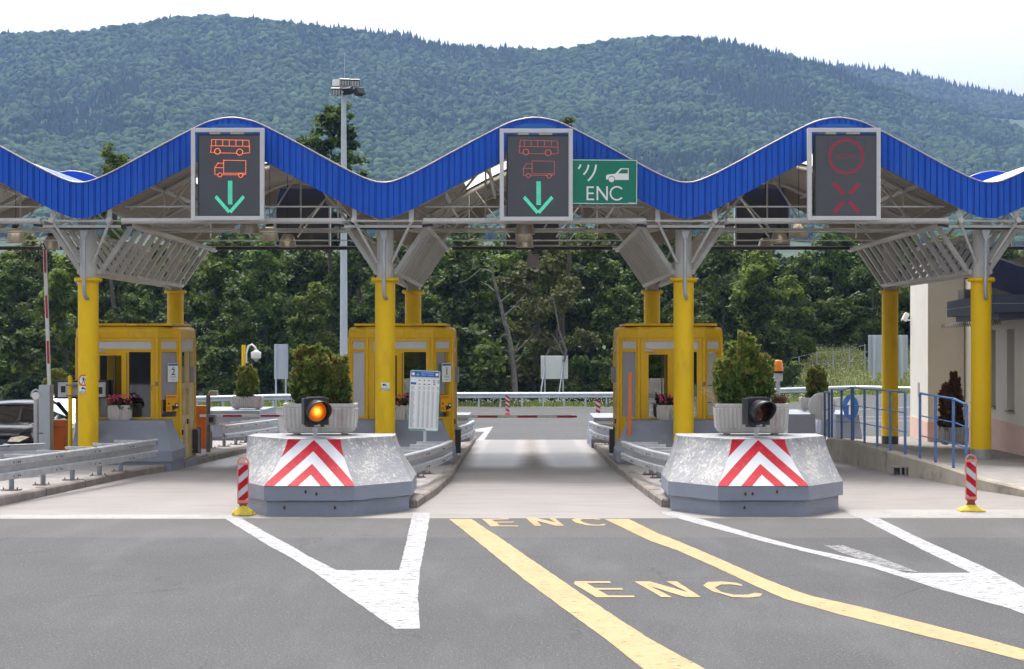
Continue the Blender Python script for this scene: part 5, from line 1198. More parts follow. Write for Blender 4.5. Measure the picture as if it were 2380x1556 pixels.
# orange post by booth 3, beacon lamp post
x=(1465-VX)*35.5/F; m=MB(); m.loft([[(x+a*.03-.02*(1-s),35.5+b*.03,z) for a,b in((-1,-1),(1,-1),(1,1),(-1,1))] for z,s in((.33,0),(1.88,1))]); tag(m.build('marker_post','orange_plastic',loc=(x,35.5,.33)),'slim orange marker post in front of the third booth','marker post')
x=(1808-VX)*50/F; t=thing('warning_lamp','orange warning lamp on a grey box and post right of the juniper','warning lamp',(x,50,-.25)); m=MB(); m.cyl((x,50,-.3),(x,50,1.45),.06,n=12); m.build('post','galvanised',t); m=MB(); m.bx(x-.12,x+.12,49.88,50.1,1.38,1.60); m.build('box','panel_white',t,bevel=.01); m=MB(); m.bx(x-.07,x+.07,49.87,49.88,1.44,1.55); m.build('plate','galvanised',t); m=MB(); m.cyl((x,50,1.60),(x,50,1.66),.165,n=20); m.build('foot_ring','black_plastic',t); m=MB(); m.lathe([(.155,1.66),(.15,1.75),(.12,1.92),(.10,1.96),(.001,1.965)],(x,50,0),24); m.build('lens','orange_lens',t)
# ================================================================ TARIFF BOARD AND OTHER SIGNS
d=33.0; a=P(950,861,d); b=P(1022,1002,d); cx=(a.x+b.x)/2; t=thing('tariff_board','tall white tariff board with blue header on a thin pole before booth 1','tariff board',(cx,d,.12))
tl=math.radians(2.2); RM=Matrix.Translation((cx,d,(a.z+b.z)/2))@Matrix.Rotation(tl,4,'Y')@Matrix.Rotation(math.radians(-4),4,'Z'); hw=.278; hh=(a.z-b.z)/2
def RB(name,mt,rects,par,off,th=.003):
    m=MB()
    for x0,x1,z0,z1 in rects:
        ps=[RM@Vector((x,-off,z)) for x,z in((x0,z0),(x1,z0),(x1,z1),(x0,z1))]; m.prism(ps,RM.to_3x3()@Vector((0,th,0)))
    return m.build(name,mt,par)
def rrect(w,h,r,n=5):
    out=[]
    for sx,sz,a0 in((1,1,0),(-1,1,90),(-1,-1,180),(1,-1,270)):
        for k in range(n+1): an=math.radians(a0+90*k/n); out.append((sx*(w-r)+r*math.cos(an),sz*(h-r)+r*math.sin(an)))
    return out
m=MB(); m.prism([RM@Vector((x,.0,z)) for x,z in rrect(hw,hh,.035)],RM.to_3x3()@Vector((0,.012,0))); bd=m.build('board','teal_edge',t)
m=MB(); m.prism([RM@Vector((x,-.003,z)) for x,z in rrect(hw-.012,hh-.012,.028)],RM.to_3x3()@Vector((0,.0029,0))); m.build('face','sign_white',bd)
RB('header','sign_blue',[(-hw+.02,hw-.02,hh-.125,hh-.018)],bd,.006); RB('header_band','sign_pale',[(-hw+.02,hw-.02,hh-.15,hh-.128)],bd,.006); RB('footer','sign_green',[(-hw+.02,.04,-hh+.018,-hh+.035)],bd,.006)
m=MB(); v,f=text_mb('AUTOCESTA',.042,RM@Vector((.045,-.007,hh-.05)),RM.to_3x3()@Vector((1,0,0)),RM.to_3x3()@Vector((0,0,1)),.001); m.add(v,f); v,f=text_mb('RIJEKA - ZAGREB',.03,RM@Vector((.045,-.007,hh-.088)),RM.to_3x3()@Vector((1,0,0)),RM.to_3x3()@Vector((0,0,1)),.001); m.add(v,f); m.build('heading','sign_pale',bd)
for nm,r_,mt,o_ in(('disc_ring',.035,'red_paint',.008),('disc',.026,'sign_white',.010)):
    m=MB()
    for sx in(-1,1): m.prism([RM@Vector((sx*(hw-.06)+r_*math.cos(k*math.tau/16),-o_,hh-.07+r_*math.sin(k*math.tau/16))) for k in range(16)],RM.to_3x3()@Vector((0,.0019,0)))
    m.build(nm,mt,bd)
m=MB(); m.prism([RM@Vector(p) for p in((-.18,-.008,hh-.10),(-.10,-.008,hh-.10),(-.125,-.008,hh-.045))],RM.to_3x3()@Vector((0,.0019,0))); m.build('emblem','teal_edge',bd)
rws=[];rr=random.Random(9)
for k in range(44):
    z=hh-.30-k*.0172
    if k==4: continue
    rws.append((-hw+.025,-hw+.025+rr.uniform(.05,.085),z-.005,z+.005))
    for c_ in range(5): x0=-.115+c_*.085; rws.append((x0,x0+.038,z-.0045,z+.0045))
RB('price_rows','ink_grey',rws,bd,.006)
RB('blue_cell','sign_blue',[(-hw+.02,-hw+.12,hh-.265,hh-.225)],bd,.006)
vs=[]
for c_ in range(5):
    for rr2 in range(3):
        x0=-.115+c_*.085+rr.uniform(0,.01); z=hh-.185-rr2*.035
        if rr.random()<.85: vs.append((x0,x0+rr.uniform(.03,.055),z-.008,z+.004)); vs.append((x0+.01,x0+.025,z+.0041,z+.011))
RB('vehicle_symbols','ink_black',vs,bd,.006)
RB('grid_lines','ink_grey',[(x0,x0+.0025,-hh+.06,hh-.155) for x0 in(-.13,-.045,.04,.125,.21)],bd,.0055,.001)
m=MB(); m.cyl((cx+.01,d+.03,.1),(cx+.01,d+.03,1.2),.03,n=14); m.build('pole','galvanised_pale',t)
# stickers on columns
def sticker(name,cx,ycol,zc,w,h,label,kind):
    xx=cx; rad=.1975+.003; t=None
    def curved(pts2,mt,par,nm,off=0.,label=None,cat=None):
        m=MB(); R_=rad+off
        for poly in pts2:
            vs=[(xx+R_*math.sin(x/R_-.02),ycol-R_*math.cos(x/R_-.02),zc+z) for x,z in poly]; m.add(vs,[tuple(range(len(vs)))])
        return m.build(nm,mt,par,loc=None if par else (xx,ycol-rad,zc))
    def strip(x0,x1,z0,z1,n=6): return [[(x0+(x1-x0)*k/n,z0),(x0+(x1-x0)*(k+1)/n,z0),(x0+(x1-x0)*(k+1)/n,z1),(x0+(x1-x0)*k/n,z1)] for k in range(n)]
    def disc(r0,r1,n=28):
        return [[(r0*math.cos(a),r0*math.sin(a)),(r1*math.cos(a),r1*math.sin(a)),(r1*math.cos(b),r1*math.sin(b)),(r0*math.cos(b),r0*math.sin(b))] for a,b in((k*math.tau/n,(k+1)*math.tau/n) for k in range(n))]
    if kind=='video':
        o=curved(strip(-w/2,w/2,-h/2,h/2),'sign_white',None,name); tag(o,label,'sticker','video surveillance stickers')
        m=MB()
        for tx,z,s in(('OBJEKT JE POD',-.22*h,.030),('VIDEO NADZOROM',-.40*h,.030)):
            v,f=text_mb(tx,s,(0,0,0),(1,0,0),(0,0,1),0,xs=.78,bold=.01); R_=rad+.002
            m.add([(xx+R_*math.sin(a[0]/R_-.02),ycol-R_*math.cos(a[0]/R_-.02),zc+z+a[2]) for a in v],f)
        m.build('caption','ink_black',o)
        curved([[(-.045,.035),(-.03,.055),(.005,.058),(.03,.035),(.045,.01),(.035,.005),(.02,.02),(-.005,.012),(-.03,.015)]],'ink_black',o,'camera_symbol',.002)
    else:
        o=curved(disc(.0,w*.80),'sign_white',None,name); tag(o,label,'sign')
        curved(disc(w*.80,w),'red_paint',o,'ring',.001); curved([[(-w*.62,w*.55),(-w*.55,w*.62),(w*.62,-w*.55),(w*.55,-w*.62)]],'red_paint',o,'slash',.003)
        s=w; curved([[(s*.12*math.cos(k*.785),s*.55+s*.12*math.sin(k*.785)) for k in range(8)],[(-.18*s,.38*s),(.14*s,.40*s),(.16*s,-.08*s),(-.1*s,-.08*s)],[(-.1*s,-.06*s),(.04*s,-.06*s),(-.25*s,-.68*s),(-.38*s,-.66*s)],[(.02*s,-.06*s),(.16*s,-.06*s),(.30*s,-.68*s),(.16*s,-.68*s)],[(-.18*s,.38*s),(-.1*s,.38*s),(-.28*s,.02*s),(-.36*s,.04*s)],[(.1*s,.38*s),(.16*s,.34*s),(.4*s,.08*s),(.34*s,.03*s)]],'ink_black',o,'walker',.002)
sticker('no_entry_sign',-8.57,35.3,2.5+(792-884)*35.1/F,.108,0,'round no-pedestrians sign on the first front column','ped')
sticker('sticker',-8.57,35.3,2.5+(792-907)*35.1/F,.19,.152,'white video surveillance sticker below the no-pedestrians sign','video')
sticker('sticker',-2.72,35.3,2.5+(792-899)*35.1/F,.19,.152,'white video surveillance sticker on the second front column','video')
# back of signs beyond the road
def sign_back(x0,x1,y0,y1,yb,d,label,kind='plain',posts=(.15,.85),lean=False,th=.04):
    a=P(x0,y0,d); b=P(x1,y1,d); g=P(0,yb,d).z; t=thing('road_sign',label,'road sign',((a.x+b.x)/2,d,g),'signs seen from behind beyond the gates')
    m=MB()
    if kind=='plain': m.bx(a.x,b.x,d,d+th,b.z,a.z); m.box(((a.x+b.x)/2,d-.01,b.z+(a.z-b.z)*.25),(b.x-a.x,.02,.03))
    else:
        n=12 if kind=='rib' else 24; hgt=(a.z-b.z)/n
        for k in range(n): m.bx(a.x,b.x,d,d+.04,b.z+k*hgt,b.z+(k+.62)*hgt); m.bx(a.x,b.x,d+.03,d+.06,b.z+(k+.62)*hgt,b.z+(k+1)*hgt)
    m.build('panel','galvanised_pale' if kind!='rib' else 'sign_white',t)
    w=.05 if kind!='big' else .13
    for f in posts:
        x=a.x+(b.x-a.x)*f; m=MB(); m.cyl((x,d-.08,g-.2),(x,d-.08,a.z-.03),w,n=10); m.build('post','galvanised_pale',t)
        if lean: m=MB(); m.tube([(x-.38,d-1.2,g-.2),(x-.02,d-.1,b.z+(a.z-b.z)*.5)],w*.8,8); m.build('strut','galvanised_pale',t)
sign_back(637,669.5,800,881.5,946,101,'tall narrow sign panel seen from behind, left of the lamp mast')
sign_back(1257,1320,827,881,938,108,'white ribbed sign panel on leaning struts across the road','rib',(.15,.82),True)
sign_back(2018,2110,779,866,902,112,'large grey ribbed sign panel behind the rear right column','big',(.14,.83))
p=P(1910.7,944.7,48); g=gz(48); t=thing('road_sign','round sign seen from behind at the start of the railings','road sign',(p.x,48,g)); m=MB(); m.cyl((p.x,48,p.z),(p.x,48.03,p.z),.365,n=40); m.build('disc','galvanised_pale',t,bevel=.005); m=MB(); m.cyl((p.x+.0,47.95,g-.1),(p.x,47.95,p.z+.3),.03,n=12); m.build('post','galvanised',t)
m=MB(); m.box((p.x,47.93,p.z+.26),(.32,.02,.03)); m.box((p.x,47.93,p.z-.26),(.32,.02,.03)); m.build('clamp','galvanised',t)
p=P(1976,946,47); g=gz(47); R=Matrix.Translation(p)@Matrix.Rotation(math.radians(-63),4,'Z'); t=thing('road_sign','blue round arrow sign turned sideways behind the railings','road sign',(p.x,47,g)); m=MB(); m.cyl((0,0,0),(0,.03,0),.32,n=40); m.v=[tuple(R@Vector(v)) for v in m.v]; b_=m.build('disc','sign_blue',t); m=MB(); m.prism([R@Vector(q) for q in((-.05,-.004,-.2),(.05,-.004,-.2),(.05,-.004,.05),(.13,-.004,.05),(0,-.004,.2),(-.13,-.004,.05),(-.05,-.004,.05))],R.to_3x3()@Vector((0,.003,0))); m.build('arrow','sign_white',b_); m=MB(); q=R@Vector((0,.05,0)); m.cyl((q.x,q.y,g-.1),(q.x,q.y,p.z+.25),.03,n=10); m.build('post','galvanised',t)
# far guardrail
ctl=[(300,930,92),(440,921,95),(650,916,98),(870,914,100),(1058,912,102.5),(1428,911.5,104.5),(1700,907,106),(1830,901,107),(1990,896,108),(2117,899,107),(2300,905,106)]
path=[];zz={}
for i in range(len(ctl)-1):
    for k in range(6):
        f=k/6; x=ctl[i][0]+(ctl[i+1][0]-ctl[i][0])*f; y=ctl[i][1]+(ctl[i+1][1]-ctl[i][1])*f; d=ctl[i][2]+(ctl[i+1][2]-ctl[i][2])*f; p=P(x,y,d); path.append((p.x,p.y)); zz[len(path)-1]=p.z
ptz=dict(zip(path,[zz[i] for i in range(len(path))]))
t=thing('guardrail','long galvanised guardrail along the grass verge beyond the road','guardrail',(0,104,gz(104)))
m=MB(); wbeam(m,path,lambda x,y:ptz[(x,y)],.34,1,dep=.09); m.build('beam','galvanised_pale',t)
xsr=[p[0] for p in path]; 
for k in range(58):
    x=xsr[0]+.4+k*1.33*.92
    if x>xsr[-1]: break
    y=float(np.interp(x,xsr,[p[1] for p in path])); z=float(np.interp(x,xsr,[zz[i] for i in range(len(path))])); m=MB(); m.box((x,y+.12,(z-.05+gz(y,x)-.2)/2),(.1,.1,z-.05-gz(y,x)+.2)); m.build('post','galvanised_pale',t)
# wire fence posts on the meadow
t=thing('wire_fence','thin wire fence with grey posts on the flowery bank','fence',P(1900,870,116),None); tops=[]
for x,yt,yb in((1827,835,905),(1857,828,890),(1898,818,880),(1936,816,868),(1974,812,864),(2010,800,862)):
    a=P(x,yt,118); b=P(x,yb+8,118); m=MB(); m.cyl(b,a,.045,n=8); m.build('post','galvanised',t); tops.append(a)
m=MB()
for dz in(-.05,-.6,-1.2): m.tube([q+Vector((0,0,dz)) for q in tops],.012,4)
m.build('wires','galvanised',t)
# cinder block
p=G(2091,1106); t=MB(); x,y,z=p.x,p.y-.12,p.z; w,dp,h=.36,.2,.19; m=t
m.bx(x-w/2,x+w/2,y-dp/2,y+dp/2,z+h-.03,z+h); m.bx(x-w/2,x+w/2,y-dp/2,y+dp/2,z,z+.03)
for k in(0,.44,.7,1): xx=x-w/2+.015+k*(w-.03); m.bx(xx-.015,xx+.015,y-dp/2+.001,y+dp/2-.001,z+.03,z+h-.03)
m.bx(x-w/2+.03,x+w/2-.03,y+dp/2-.03,y+dp/2-.002,z+.03,z+h-.03)
tag(m.build('cinder_block','cinder',loc=(x,y,z)),'hollow grey concrete block lying at the foot of the retaining wall','block')
# ================================================================ RAILINGS
zl=lambda y: float(np.interp(y,[p[1] for p in LE],[p[2] for p in LE])); xl=lambda y: float(np.interp(y,[p[1] for p in LE],[p[0] for p in LE]))
f5=lambda X,Y:(1913.8+X/4.005,854.7+Y/4.005)
def railing(label,posts,mids,extra=None,cols=None):
    """posts: (X, Ytop, Ybottom) in crop px; depth found from the wall line"""
    res=[]
    for X,Yt,Yb in posts:
        x,y=f5(X,Yb); best=min((abs((x-VX)*d/F-xl(d)-.07),d) for d in [30.95+.05*i for i in range(215)])[1]
        zb=zl(best)-.02; res.append((Vector((xl(best)+.07,best,zb)),P(x,f5(X,Yt)[1],best).z))
    t=thing('railing',label,'railing',res[0][0],'blue steel railings along the walkway'); m=None
    for p,zt in res:
        m=MB(); m.bx(p.x-.022,p.x+.022,p.y-.022,p.y+.022,p.z,zt); m.build('post','rail_blue',t)
    top=[Vector((p.x,p.y,zt+.012)) for p,zt in res]
    if extra: top.append(Vector(extra))
    m=MB(); m.tube(top,.024,4); m.build('handrail','rail_blue',t)
    for f in mids:
        m=MB(); m.tube([Vector((p.x+.03,p.y,p.z+(q.z-p.z)*f)) for (p,_),q in zip(res,top)],.013,4); m.build('mid_rail','rail_blue',t)
    return res
railing('blue railing section nearest the front with a sloping end, before the brown shrub',[(895,245,852),(1047,270,895),(1210,295,945),(1393,352,985)],(.36,.66))
railing('long blue railing section in front of the rear right column',[(275,190,685),(383,205,715),(502,212,745),(622,222,782),(757,232,815)],(.37,.67))
railing('short dark blue railing section beside the round sign',[(80,205,675),(170,215,690),(262,190,687)],(.37,.67))
railing('leftmost blue railing section, farthest back',[(12,232,690),(50,238,686)],(.37,.67))
# ================================================================ OFFICE BUILDING
A7=math.atan(.105); t=thing('office_building','cream toll office with salmon base and narrow windows','building',(11.6,44,0))
def Bv(u,v,z): # u along the receding wall from the near end, v outward to the left
    o=Vector((9.55,30.0,0)); d=Vector((math.sin(A7),math.cos(A7),0)); n=Vector((-math.cos(A7),math.sin(A7),0)); return o+d*u+n*v+Vector((0,0,z))
def Bbox(m,u0,u1,v0,v1,z0,z1):
    ps=[Bv(u0,v0,z0),Bv(u1,v0,z0),Bv(u1,v1,z0),Bv(u0,v1,z0)]; m.prism(ps,(0,0,z1-z0))
wins=[]
for X in(2272,2314,2358,2412,2480):
    # wall point seen at image x
    best=min((abs(VX+(Bv(u,0,0).x)*F/Bv(u,0,0).y-X),u) for u in [i*.02 for i in range(0,950)])[1]; wins.append(best)
wins=sorted(wins); W_=1.0; wl=[(u,u+W_) for u in wins]
Z0,Z1=-.3,4.25; zw0,zw1=.98,2.75
m=MB(); us=[-6]+[x for a,b in wl for x in(a,b)]+[16.5]
for i in range(0,len(us)-1,2): Bbox(m,us[i],us[i+1],-.3,0,.72,Z1)
for a,b in wl: Bbox(m,a,b,-.3,0,.72,zw0); Bbox(m,a,b,-.3,0,zw1,Z1)
w=m.build('wall','wall_cream',t)
m=MB(); Bbox(m,-6,16.5,-.3,.02,Z0,.72); m.build('wall_base','terracotta',t)
for a,b in wl:
    m=MB(); Bbox(m,a,b,-.25,-.22,zw0,zw1); g_=m.build('window','car_glass',w); 
    m=MB(); Bbox(m,a,b,-.22,-.18,zw0,zw0+.04); Bbox(m,a,b,-.22,-.18,zw1-.04,zw1); Bbox(m,a,a+.04,-.22,-.18,zw0+.04,zw1-.04); Bbox(m,b-.04,b,-.22,-.18,zw0+.04,zw1-.04); m.build('frame','window_reveal',g_)
    m=MB(); Bbox(m,a-.05,b+.05,-.1,.05,zw0-.04,zw0); m.build('sill','window_reveal',g_)
# end block of the office: shaded front, sunlit flank
def px_u(X,u): return min((abs(VX+Bv(u,v,0).x*F/Bv(u,v,0).y-X),v) for v in [i*.01 for i in range(0,260)])[1]
pu=16.2; v1=px_u(2157,pu)
m=MB(); Bbox(m,pu,20.4,.03,v1,.42,Z1+.3); pr=m.build('end_block','wall_cream',t); m=MB(); Bbox(m,pu-.012,20.4,.03,v1+.012,Z0,.42); m.build('end_block_base','terracotta',t)
m=MB(); uu=18.1; Bbox(m,uu,uu+.34,v1,v1+.015,1.00,1.38); m.build('vent','panel_grey',pr)
# navy roof verge sloping down to the right, and the long box canopy over the windows
m=MB(); m.prism([P(2190,560,43.4),P(2480,655,33),P(2480,722,33),P(2190,632,43.4)],(.5,.9,0)); rf=m.build('roof','roof_navy',t)
m=MB(); m.tube([P(2300,668,39.3),P(2480,724,32.95)],.018,6); m.build('verge_trim','galvanised',rf)
ue=min((abs(VX+Bv(u,.85,0).x*F/Bv(u,.85,0).y-2201),u) for u in [i*.02 for i in range(0,950)])[1]
m=MB(); Bbox(m,6.0,ue,.02,.85,3.06,3.24); Bbox(m,6.0,ue,.02,.85,3.25,3.43); aw=m.build('awning_box','awning_grey',t,bevel=.01); m=MB(); Bbox(m,6.0,ue,.02,.842,3.24,3.25); m.build('awning_trim','panel_white',aw); m=MB(); Bbox(m,6.2,ue-.5,.05,.7,2.94,3.059); m.build('awning_lower','awning_grey',aw)
m=MB(); q=Bv(11.5,.5,0); m.box((q.x,q.y,3.55),(.5,.6,.24),0); m.build('air_unit','panel_white',aw,bevel=.02)
m=MB(); ps=[]
for k in range(60): ps.append(Bv(6.5+k*.165,.6,2.92-(.10 if k%2 else 0)))
m.tube(ps,.010,5); m.build('rope_light','steel_brown',aw)
# security camera on the pier
q=Bv(20.2,v1+.02,0); p=P(2104,738,q.y); t=thing('security_camera','white security camera on the left edge of the office pier','camera',p); m=MB(); R=Matrix.Translation(p)@Matrix.Rotation(math.radians(-62),4,'Y')@Matrix.Rotation(.2,4,'Z'); m.box((0,0,0),(.26,.15,.14)); m.v=[tuple(R@Vector(v)) for v in m.v]; m.build('housing','white_plastic',t,bevel=.03); m=MB(); m.tube([p+Vector((.03,.05,-.06)),p+Vector((.1,.05,-.08)),(q.x+.03,q.y,p.z-.08)],.018,8); m.build('bracket','white_plastic',t)
m=MB(); m.box((0,0,0),(.02,.11,.1)); R2=R@Matrix.Translation((-.135,0,0)); m.v=[tuple(R2@Vector(v)) for v in m.v]; m.build('lens_window','black_plastic',t)
# dome camera on yellow pole
x=(572.5-VX)*52/F; t=thing('dome_camera','white dome camera on a yellow pole left of the sign panel','camera',(x+.22,52,-.3)); m=MB(); m.cyl((x-.08,52,-.4),(x-.08,52,2.38),.055,n=12); m.build('pole','yellow_paint',t); m=MB(); m.tube([(x+.0,52,1.85),(x+.0,52,2.15),(x+.06,52,2.34),(x+.16,52,2.39),(x+.26,52,2.30),(x+.28,52,2.22)],.028,8); m.tube([(x-.08,52,1.95),(x+.02,52,1.95)],.02,6); m.build('arm','white_plastic',t); m=MB(); m.lathe([(.001,2.24),(.05,2.235),(.07,2.2),(.145,2.17),(.145,2.0),(.12,1.99),(.001,1.99)],(x+.28,52,0),20); m.build('housing','white_plastic',t); m=MB(); m.sphere((x+.28,52,1.98),.09,8); m.build('dome','car_glass',t)
# ================================================================ CARS
def car(cx,yf,label,paint,seed=0,rz=0.,long=4.2,w=1.74,h=1.43):
    """front bumper at yf, facing the camera (-y)"""
    g=gz(yf+1.5); t=thing('parked_car',label,'car',(cx,yf+2,g)); 
    # side profile stations: (y offset, z low, z belt, half width)
    st=[(0,.30,.55,.62),(.06,.24,.68,.74),(.25,.2,.78,.83),(.9,.18,.90,.87),(1.25,.18,.96,.87),(2.2,.18,.98,.88),(3.3,.18,1.0,.87),(3.9,.2,1.0,.83),(4.15,.25,.95,.76),(4.2,.35,.8,.70)]
    rings=[]
    for y,zl_,zb,hw in st:
        hw=hw*w/1.76; pr=[(-hw*.9,zl_),(hw*.9,zl_),(hw,zl_+.12),(hw*1.01,(zl_+zb)/2+.08),(hw*.95,zb-.03),(hw*.8,zb+.015),(0,zb+.04),(-hw*.8,zb+.015),(-hw*.95,zb-.03),(-hw*1.01,(zl_+zb)/2+.08),(-hw,zl_+.12)]
        rings.append([(cx+x,yf+y*long/4.2,g+z) for x,z in pr])
    m=MB(); m.loft(rings,smooth=True); b=m.build('body',paint,t)
    # cabin: glasshouse
    cab=[(1.12,.95,.70),(1.85,h-.05,.58),(2.2,h,.57),(3.1,h-.01,.57),(3.75,h-.10,.55),(4.05,.98,.66)]
    L=[]
    def cs(y,z,hw): return [(cx-hw*w/1.76*1.12,yf+y,g+.93),(cx+hw*w/1.76*1.12,yf+y,g+.93),(cx+hw*w/1.76,yf+y,g+z),(cx-hw*w/1.76,yf+y,g+z)]
    m=MB(); A=[(-.72,1.12,.95),(.72,1.12,.95),(.57,1.85,h-.06),(-.57,1.85,h-.06)]; m.prism([(cx+a,yf+b_2,g+c) for a,b_2,c in A],(0,.03,.02)); ws=m.build('windscreen','car_glass',t)
    m=MB()
    for s in(-1,1): m.prism([(cx+s*.80,yf+1.35,g+.97),(cx+s*.80,yf+3.6,g+1.0),(cx+s*.62,yf+3.25,g+h-.1),(cx+s*.62,yf+1.98,g+h-.1)],(-s*.03,0,0))
    m.build('side_window','car_glass',t)
    m=MB(); m.prism([(cx-.62,yf+4.0,g+.98),(cx+.62,yf+4.0,g+.98),(cx+.53,yf+3.62,g+h-.1),(cx-.53,yf+3.62,g+h-.1)],(0,-.03,0)); m.build('rear_window','car_glass',t)
    m=MB(); R=[]
    for y,z,hw in((1.8,h-.075,.60),(1.95,h-.02,.62),(2.4,h+.01,.63),(3.2,h,.62),(3.65,h-.09,.58)): R.append([(cx-hw-.02,yf+y,g+z-.05),(cx+hw+.02,yf+y,g+z-.05),(cx+hw*.97,yf+y,g+z-.005),(cx,yf+y,g+z+.02),(cx-hw*.97,yf+y,g+z-.005)])
    m.loft(R,smooth=True); m.build('roof',paint,t)
    m=MB()
    for s in(-1,1):
        m.tube([(cx+s*.78,yf+1.12,g+.95),(cx+s*.61,yf+1.84,g+h-.06),(cx+s*.60,yf+2.0,g+h-.03)],.035,6); m.tube([(cx+s*.80,yf+2.45,g+.98),(cx+s*.62,yf+2.5,g+h-.05)],.03,6); m.tube([(cx+s*.80,yf+3.75,g+.98),(cx+s*.60,yf+3.5,g+h-.08)],.06,6)
    m.build('pillars',paint,t)
    for s in(-1,1):
        m=MB(); m.loft([[(cx+s*x,yf+y,g+z) for x,y,z in((.50,-.03,.61),(.72,.02,.60),(.86,.20,.69),(.74,.08,.73),(.56,-.01,.70))],[(cx+s*x,yf+y+.1,g+z) for x,y,z in((.50,-.03,.61),(.72,.02,.60),(.86,.20,.69),(.74,.08,.73),(.56,-.01,.70))]]); hl=m.build('headlight','headlight_glow' if s==1 and seed==0 else 'chrome',t)
        m=MB(); m.box((cx+s*.93,yf+1.38,g+1.03),(.2,.1,.14)); m.box((cx+s*.84,yf+1.4,g+.99),(.1,.04,.04)); m.build('mirror',paint,t,bevel=.03)
        for yy in(.78,3.42):
            m=MB(); m.cyl((cx+s*.70,yf+yy,g+.31),(cx+s*.88,yf+yy,g+.31),.31,n=24); wt=m.build('wheel','tyre',t); m=MB(); m.cyl((cx+s*.875,yf+yy,g+.31),(cx+s*.885,yf+yy,g+.31),.2,n=20); m.build('rim','chrome',wt)
    m=MB(); m.box((cx,yf+.03,g+.48),(.7,.03,.1)); m.box((cx,yf+.03,g+.3),(1.0,.04,.1)); m.build('grille','black_plastic',t)
    m=MB(); m.tube([(cx-.6,yf+1.06,g+.97),(cx+.1,yf+1.16,g+1.02)],.008,5); m.tube([(cx+.1,yf+1.04,g+.97),(cx+.65,yf+1.18,g+1.05)],.008,5); m.build('wiper','black_plastic',t)
    m=MB(); m.bx(cx-.6,cx+.6,yf+2.0,yf+3.4,g+.5,g+1.0); m.box((cx-.36,yf+2.35,g+1.1),(.45,.15,.4)); m.box((cx+.36,yf+2.35,g+1.1),(.45,.15,.4)); m.build('seats','black_plastic',t,bevel=.05)
    return t
car(-11.0,36.7,'dark navy car waiting at the left gate with one headlight lit','car_navy',0).scale=(1,1,.9)
car(-12.0,45.2,'white car behind the dark one, mostly hidden by the first column','car_white',1).scale=(1,1,.93)
# ================================================================ LAMP MAST
x=(799-VX)*85/F; t=thing('lamp_mast','tall grey floodlight mast rising behind the canopy','lamp mast',(x,85,gz(85)))
m=MB(); m.cyl((x,85,gz(85)-.2),(x,85,14.0),.20,.115,n=20)
for k in range(9): m.cyl((x-.1,84.82,6.6+k*.16+.02),(x-.1,84.9,6.6+k*.16+.02),.012,n=6) if k%3==0 else None
m.cyl((x,85,7.2),(x,85,7.26),.155,n=20); m.build('pole','galvanised_pale',t)
m=MB(); m.cyl((x,85,14.0),(x,85,14.5),.09,n=12); m.tube([(x-.55,85,14.15),(x+.75,85,14.15)],.035,6); m.tube([(x,84.5,14.15),(x,85.5,14.15)],.035,6); m.tube([(x+.4,85,14.15),(x+.42,85,13.95),(x+.62,85,13.85),(x+.72,85,13.9)],.012,5); m.build('head_frame','galvanised',t)
m=MB(); m.cyl((x+.03,85,14.5),(x+.05,85,16.0),.012,n=6); m.build('lightning_rod','galvanised',t)
for X,Y,yaw,pit,mt in((710,505,0,.25,1),(885,320,.1,.25,1),(1095,330,0,.2,1),(755,350,2.9,.2,0),(935,495,-.5,.5,2),(1165,520,-2.3,.4,2)):
    xd=(900+X/6.766)/1.287; yd=(200+Y/6.766)/1.287; p=P(xd,yd,85+(.4 if mt==0 else -.3)); R=Matrix.Translation(p)@Matrix.Rotation(yaw,4,'Z')@Matrix.Rotation(pit,4,'X')
    m=MB(); m.box((0,.06,.0),(.46,.28,.32)); m.v=[tuple(R@Vector(v)) for v in m.v]; b_=m.build('floodlight','white_plastic' if mt==0 else 'black_plastic',t,bevel=.01)
    m=MB(); m.box((0,.06,.168),(.44,.27,.01)); m.v=[tuple(R@Vector(v)) for v in m.v]; m.build('lid','white_plastic',b_)
    if mt==1:
        m=MB()
        for k in range(6): m.box((-.18+k*.072,-.09,-.02),(.03,.012,.24))
        m.v=[tuple(R@Vector(v)) for v in m.v]; m.build('fins','white_plastic',b_)
    m=MB(); m.tube([p,Vector((p.x*.7+x*.3,85,14.15))],.02,5); m.build('yoke','galvanised',b_)
# ================================================================ TREES
def crown_mesh(name,seed,R,Ht,zb,nc,mat_,leaf=.24,per=60,spread=.62,cone=.0,tone0=.35):
    """uneven leafy crown: clusters of leaf quads over boughs; base at z=0"""
    r=np.random.default_rng(seed); C=[];S_=[];T_=[]
    nb=int(nc/9)
    for b in range(nb):
        h=zb+(Ht-zb)*(b+.5)/nb+r.normal()*.25; f=(h-zb)/(Ht-zb); prof=(math.sin(math.pi*min(1,(.16+.80*f)))**.65)*(1-cone*f)
        a=b*2.4+r.normal()*.4; L=R*prof*(.62+.5*r.random()); 
        for k in range(9):
            s=.25+.75*(k+.5)/9; x=math.cos(a)*L*s+r.normal()*.30*R*.35; y=math.sin(a)*L*s+r.normal()*.30*R*.35; z=h+.22*L*s-.12*L*s*s+r.normal()*.30
            C.append((x,y,z)); S_.append(spread*(.6+.7*r.random())); T_.append(tone0+r.normal()*.16)
    v,q,t=leaf_quads(C,per,S_,leaf,T_,flat=.55,elong=1.1,seed=seed)
    return np_mesh(name,v,q,mat_,t),C
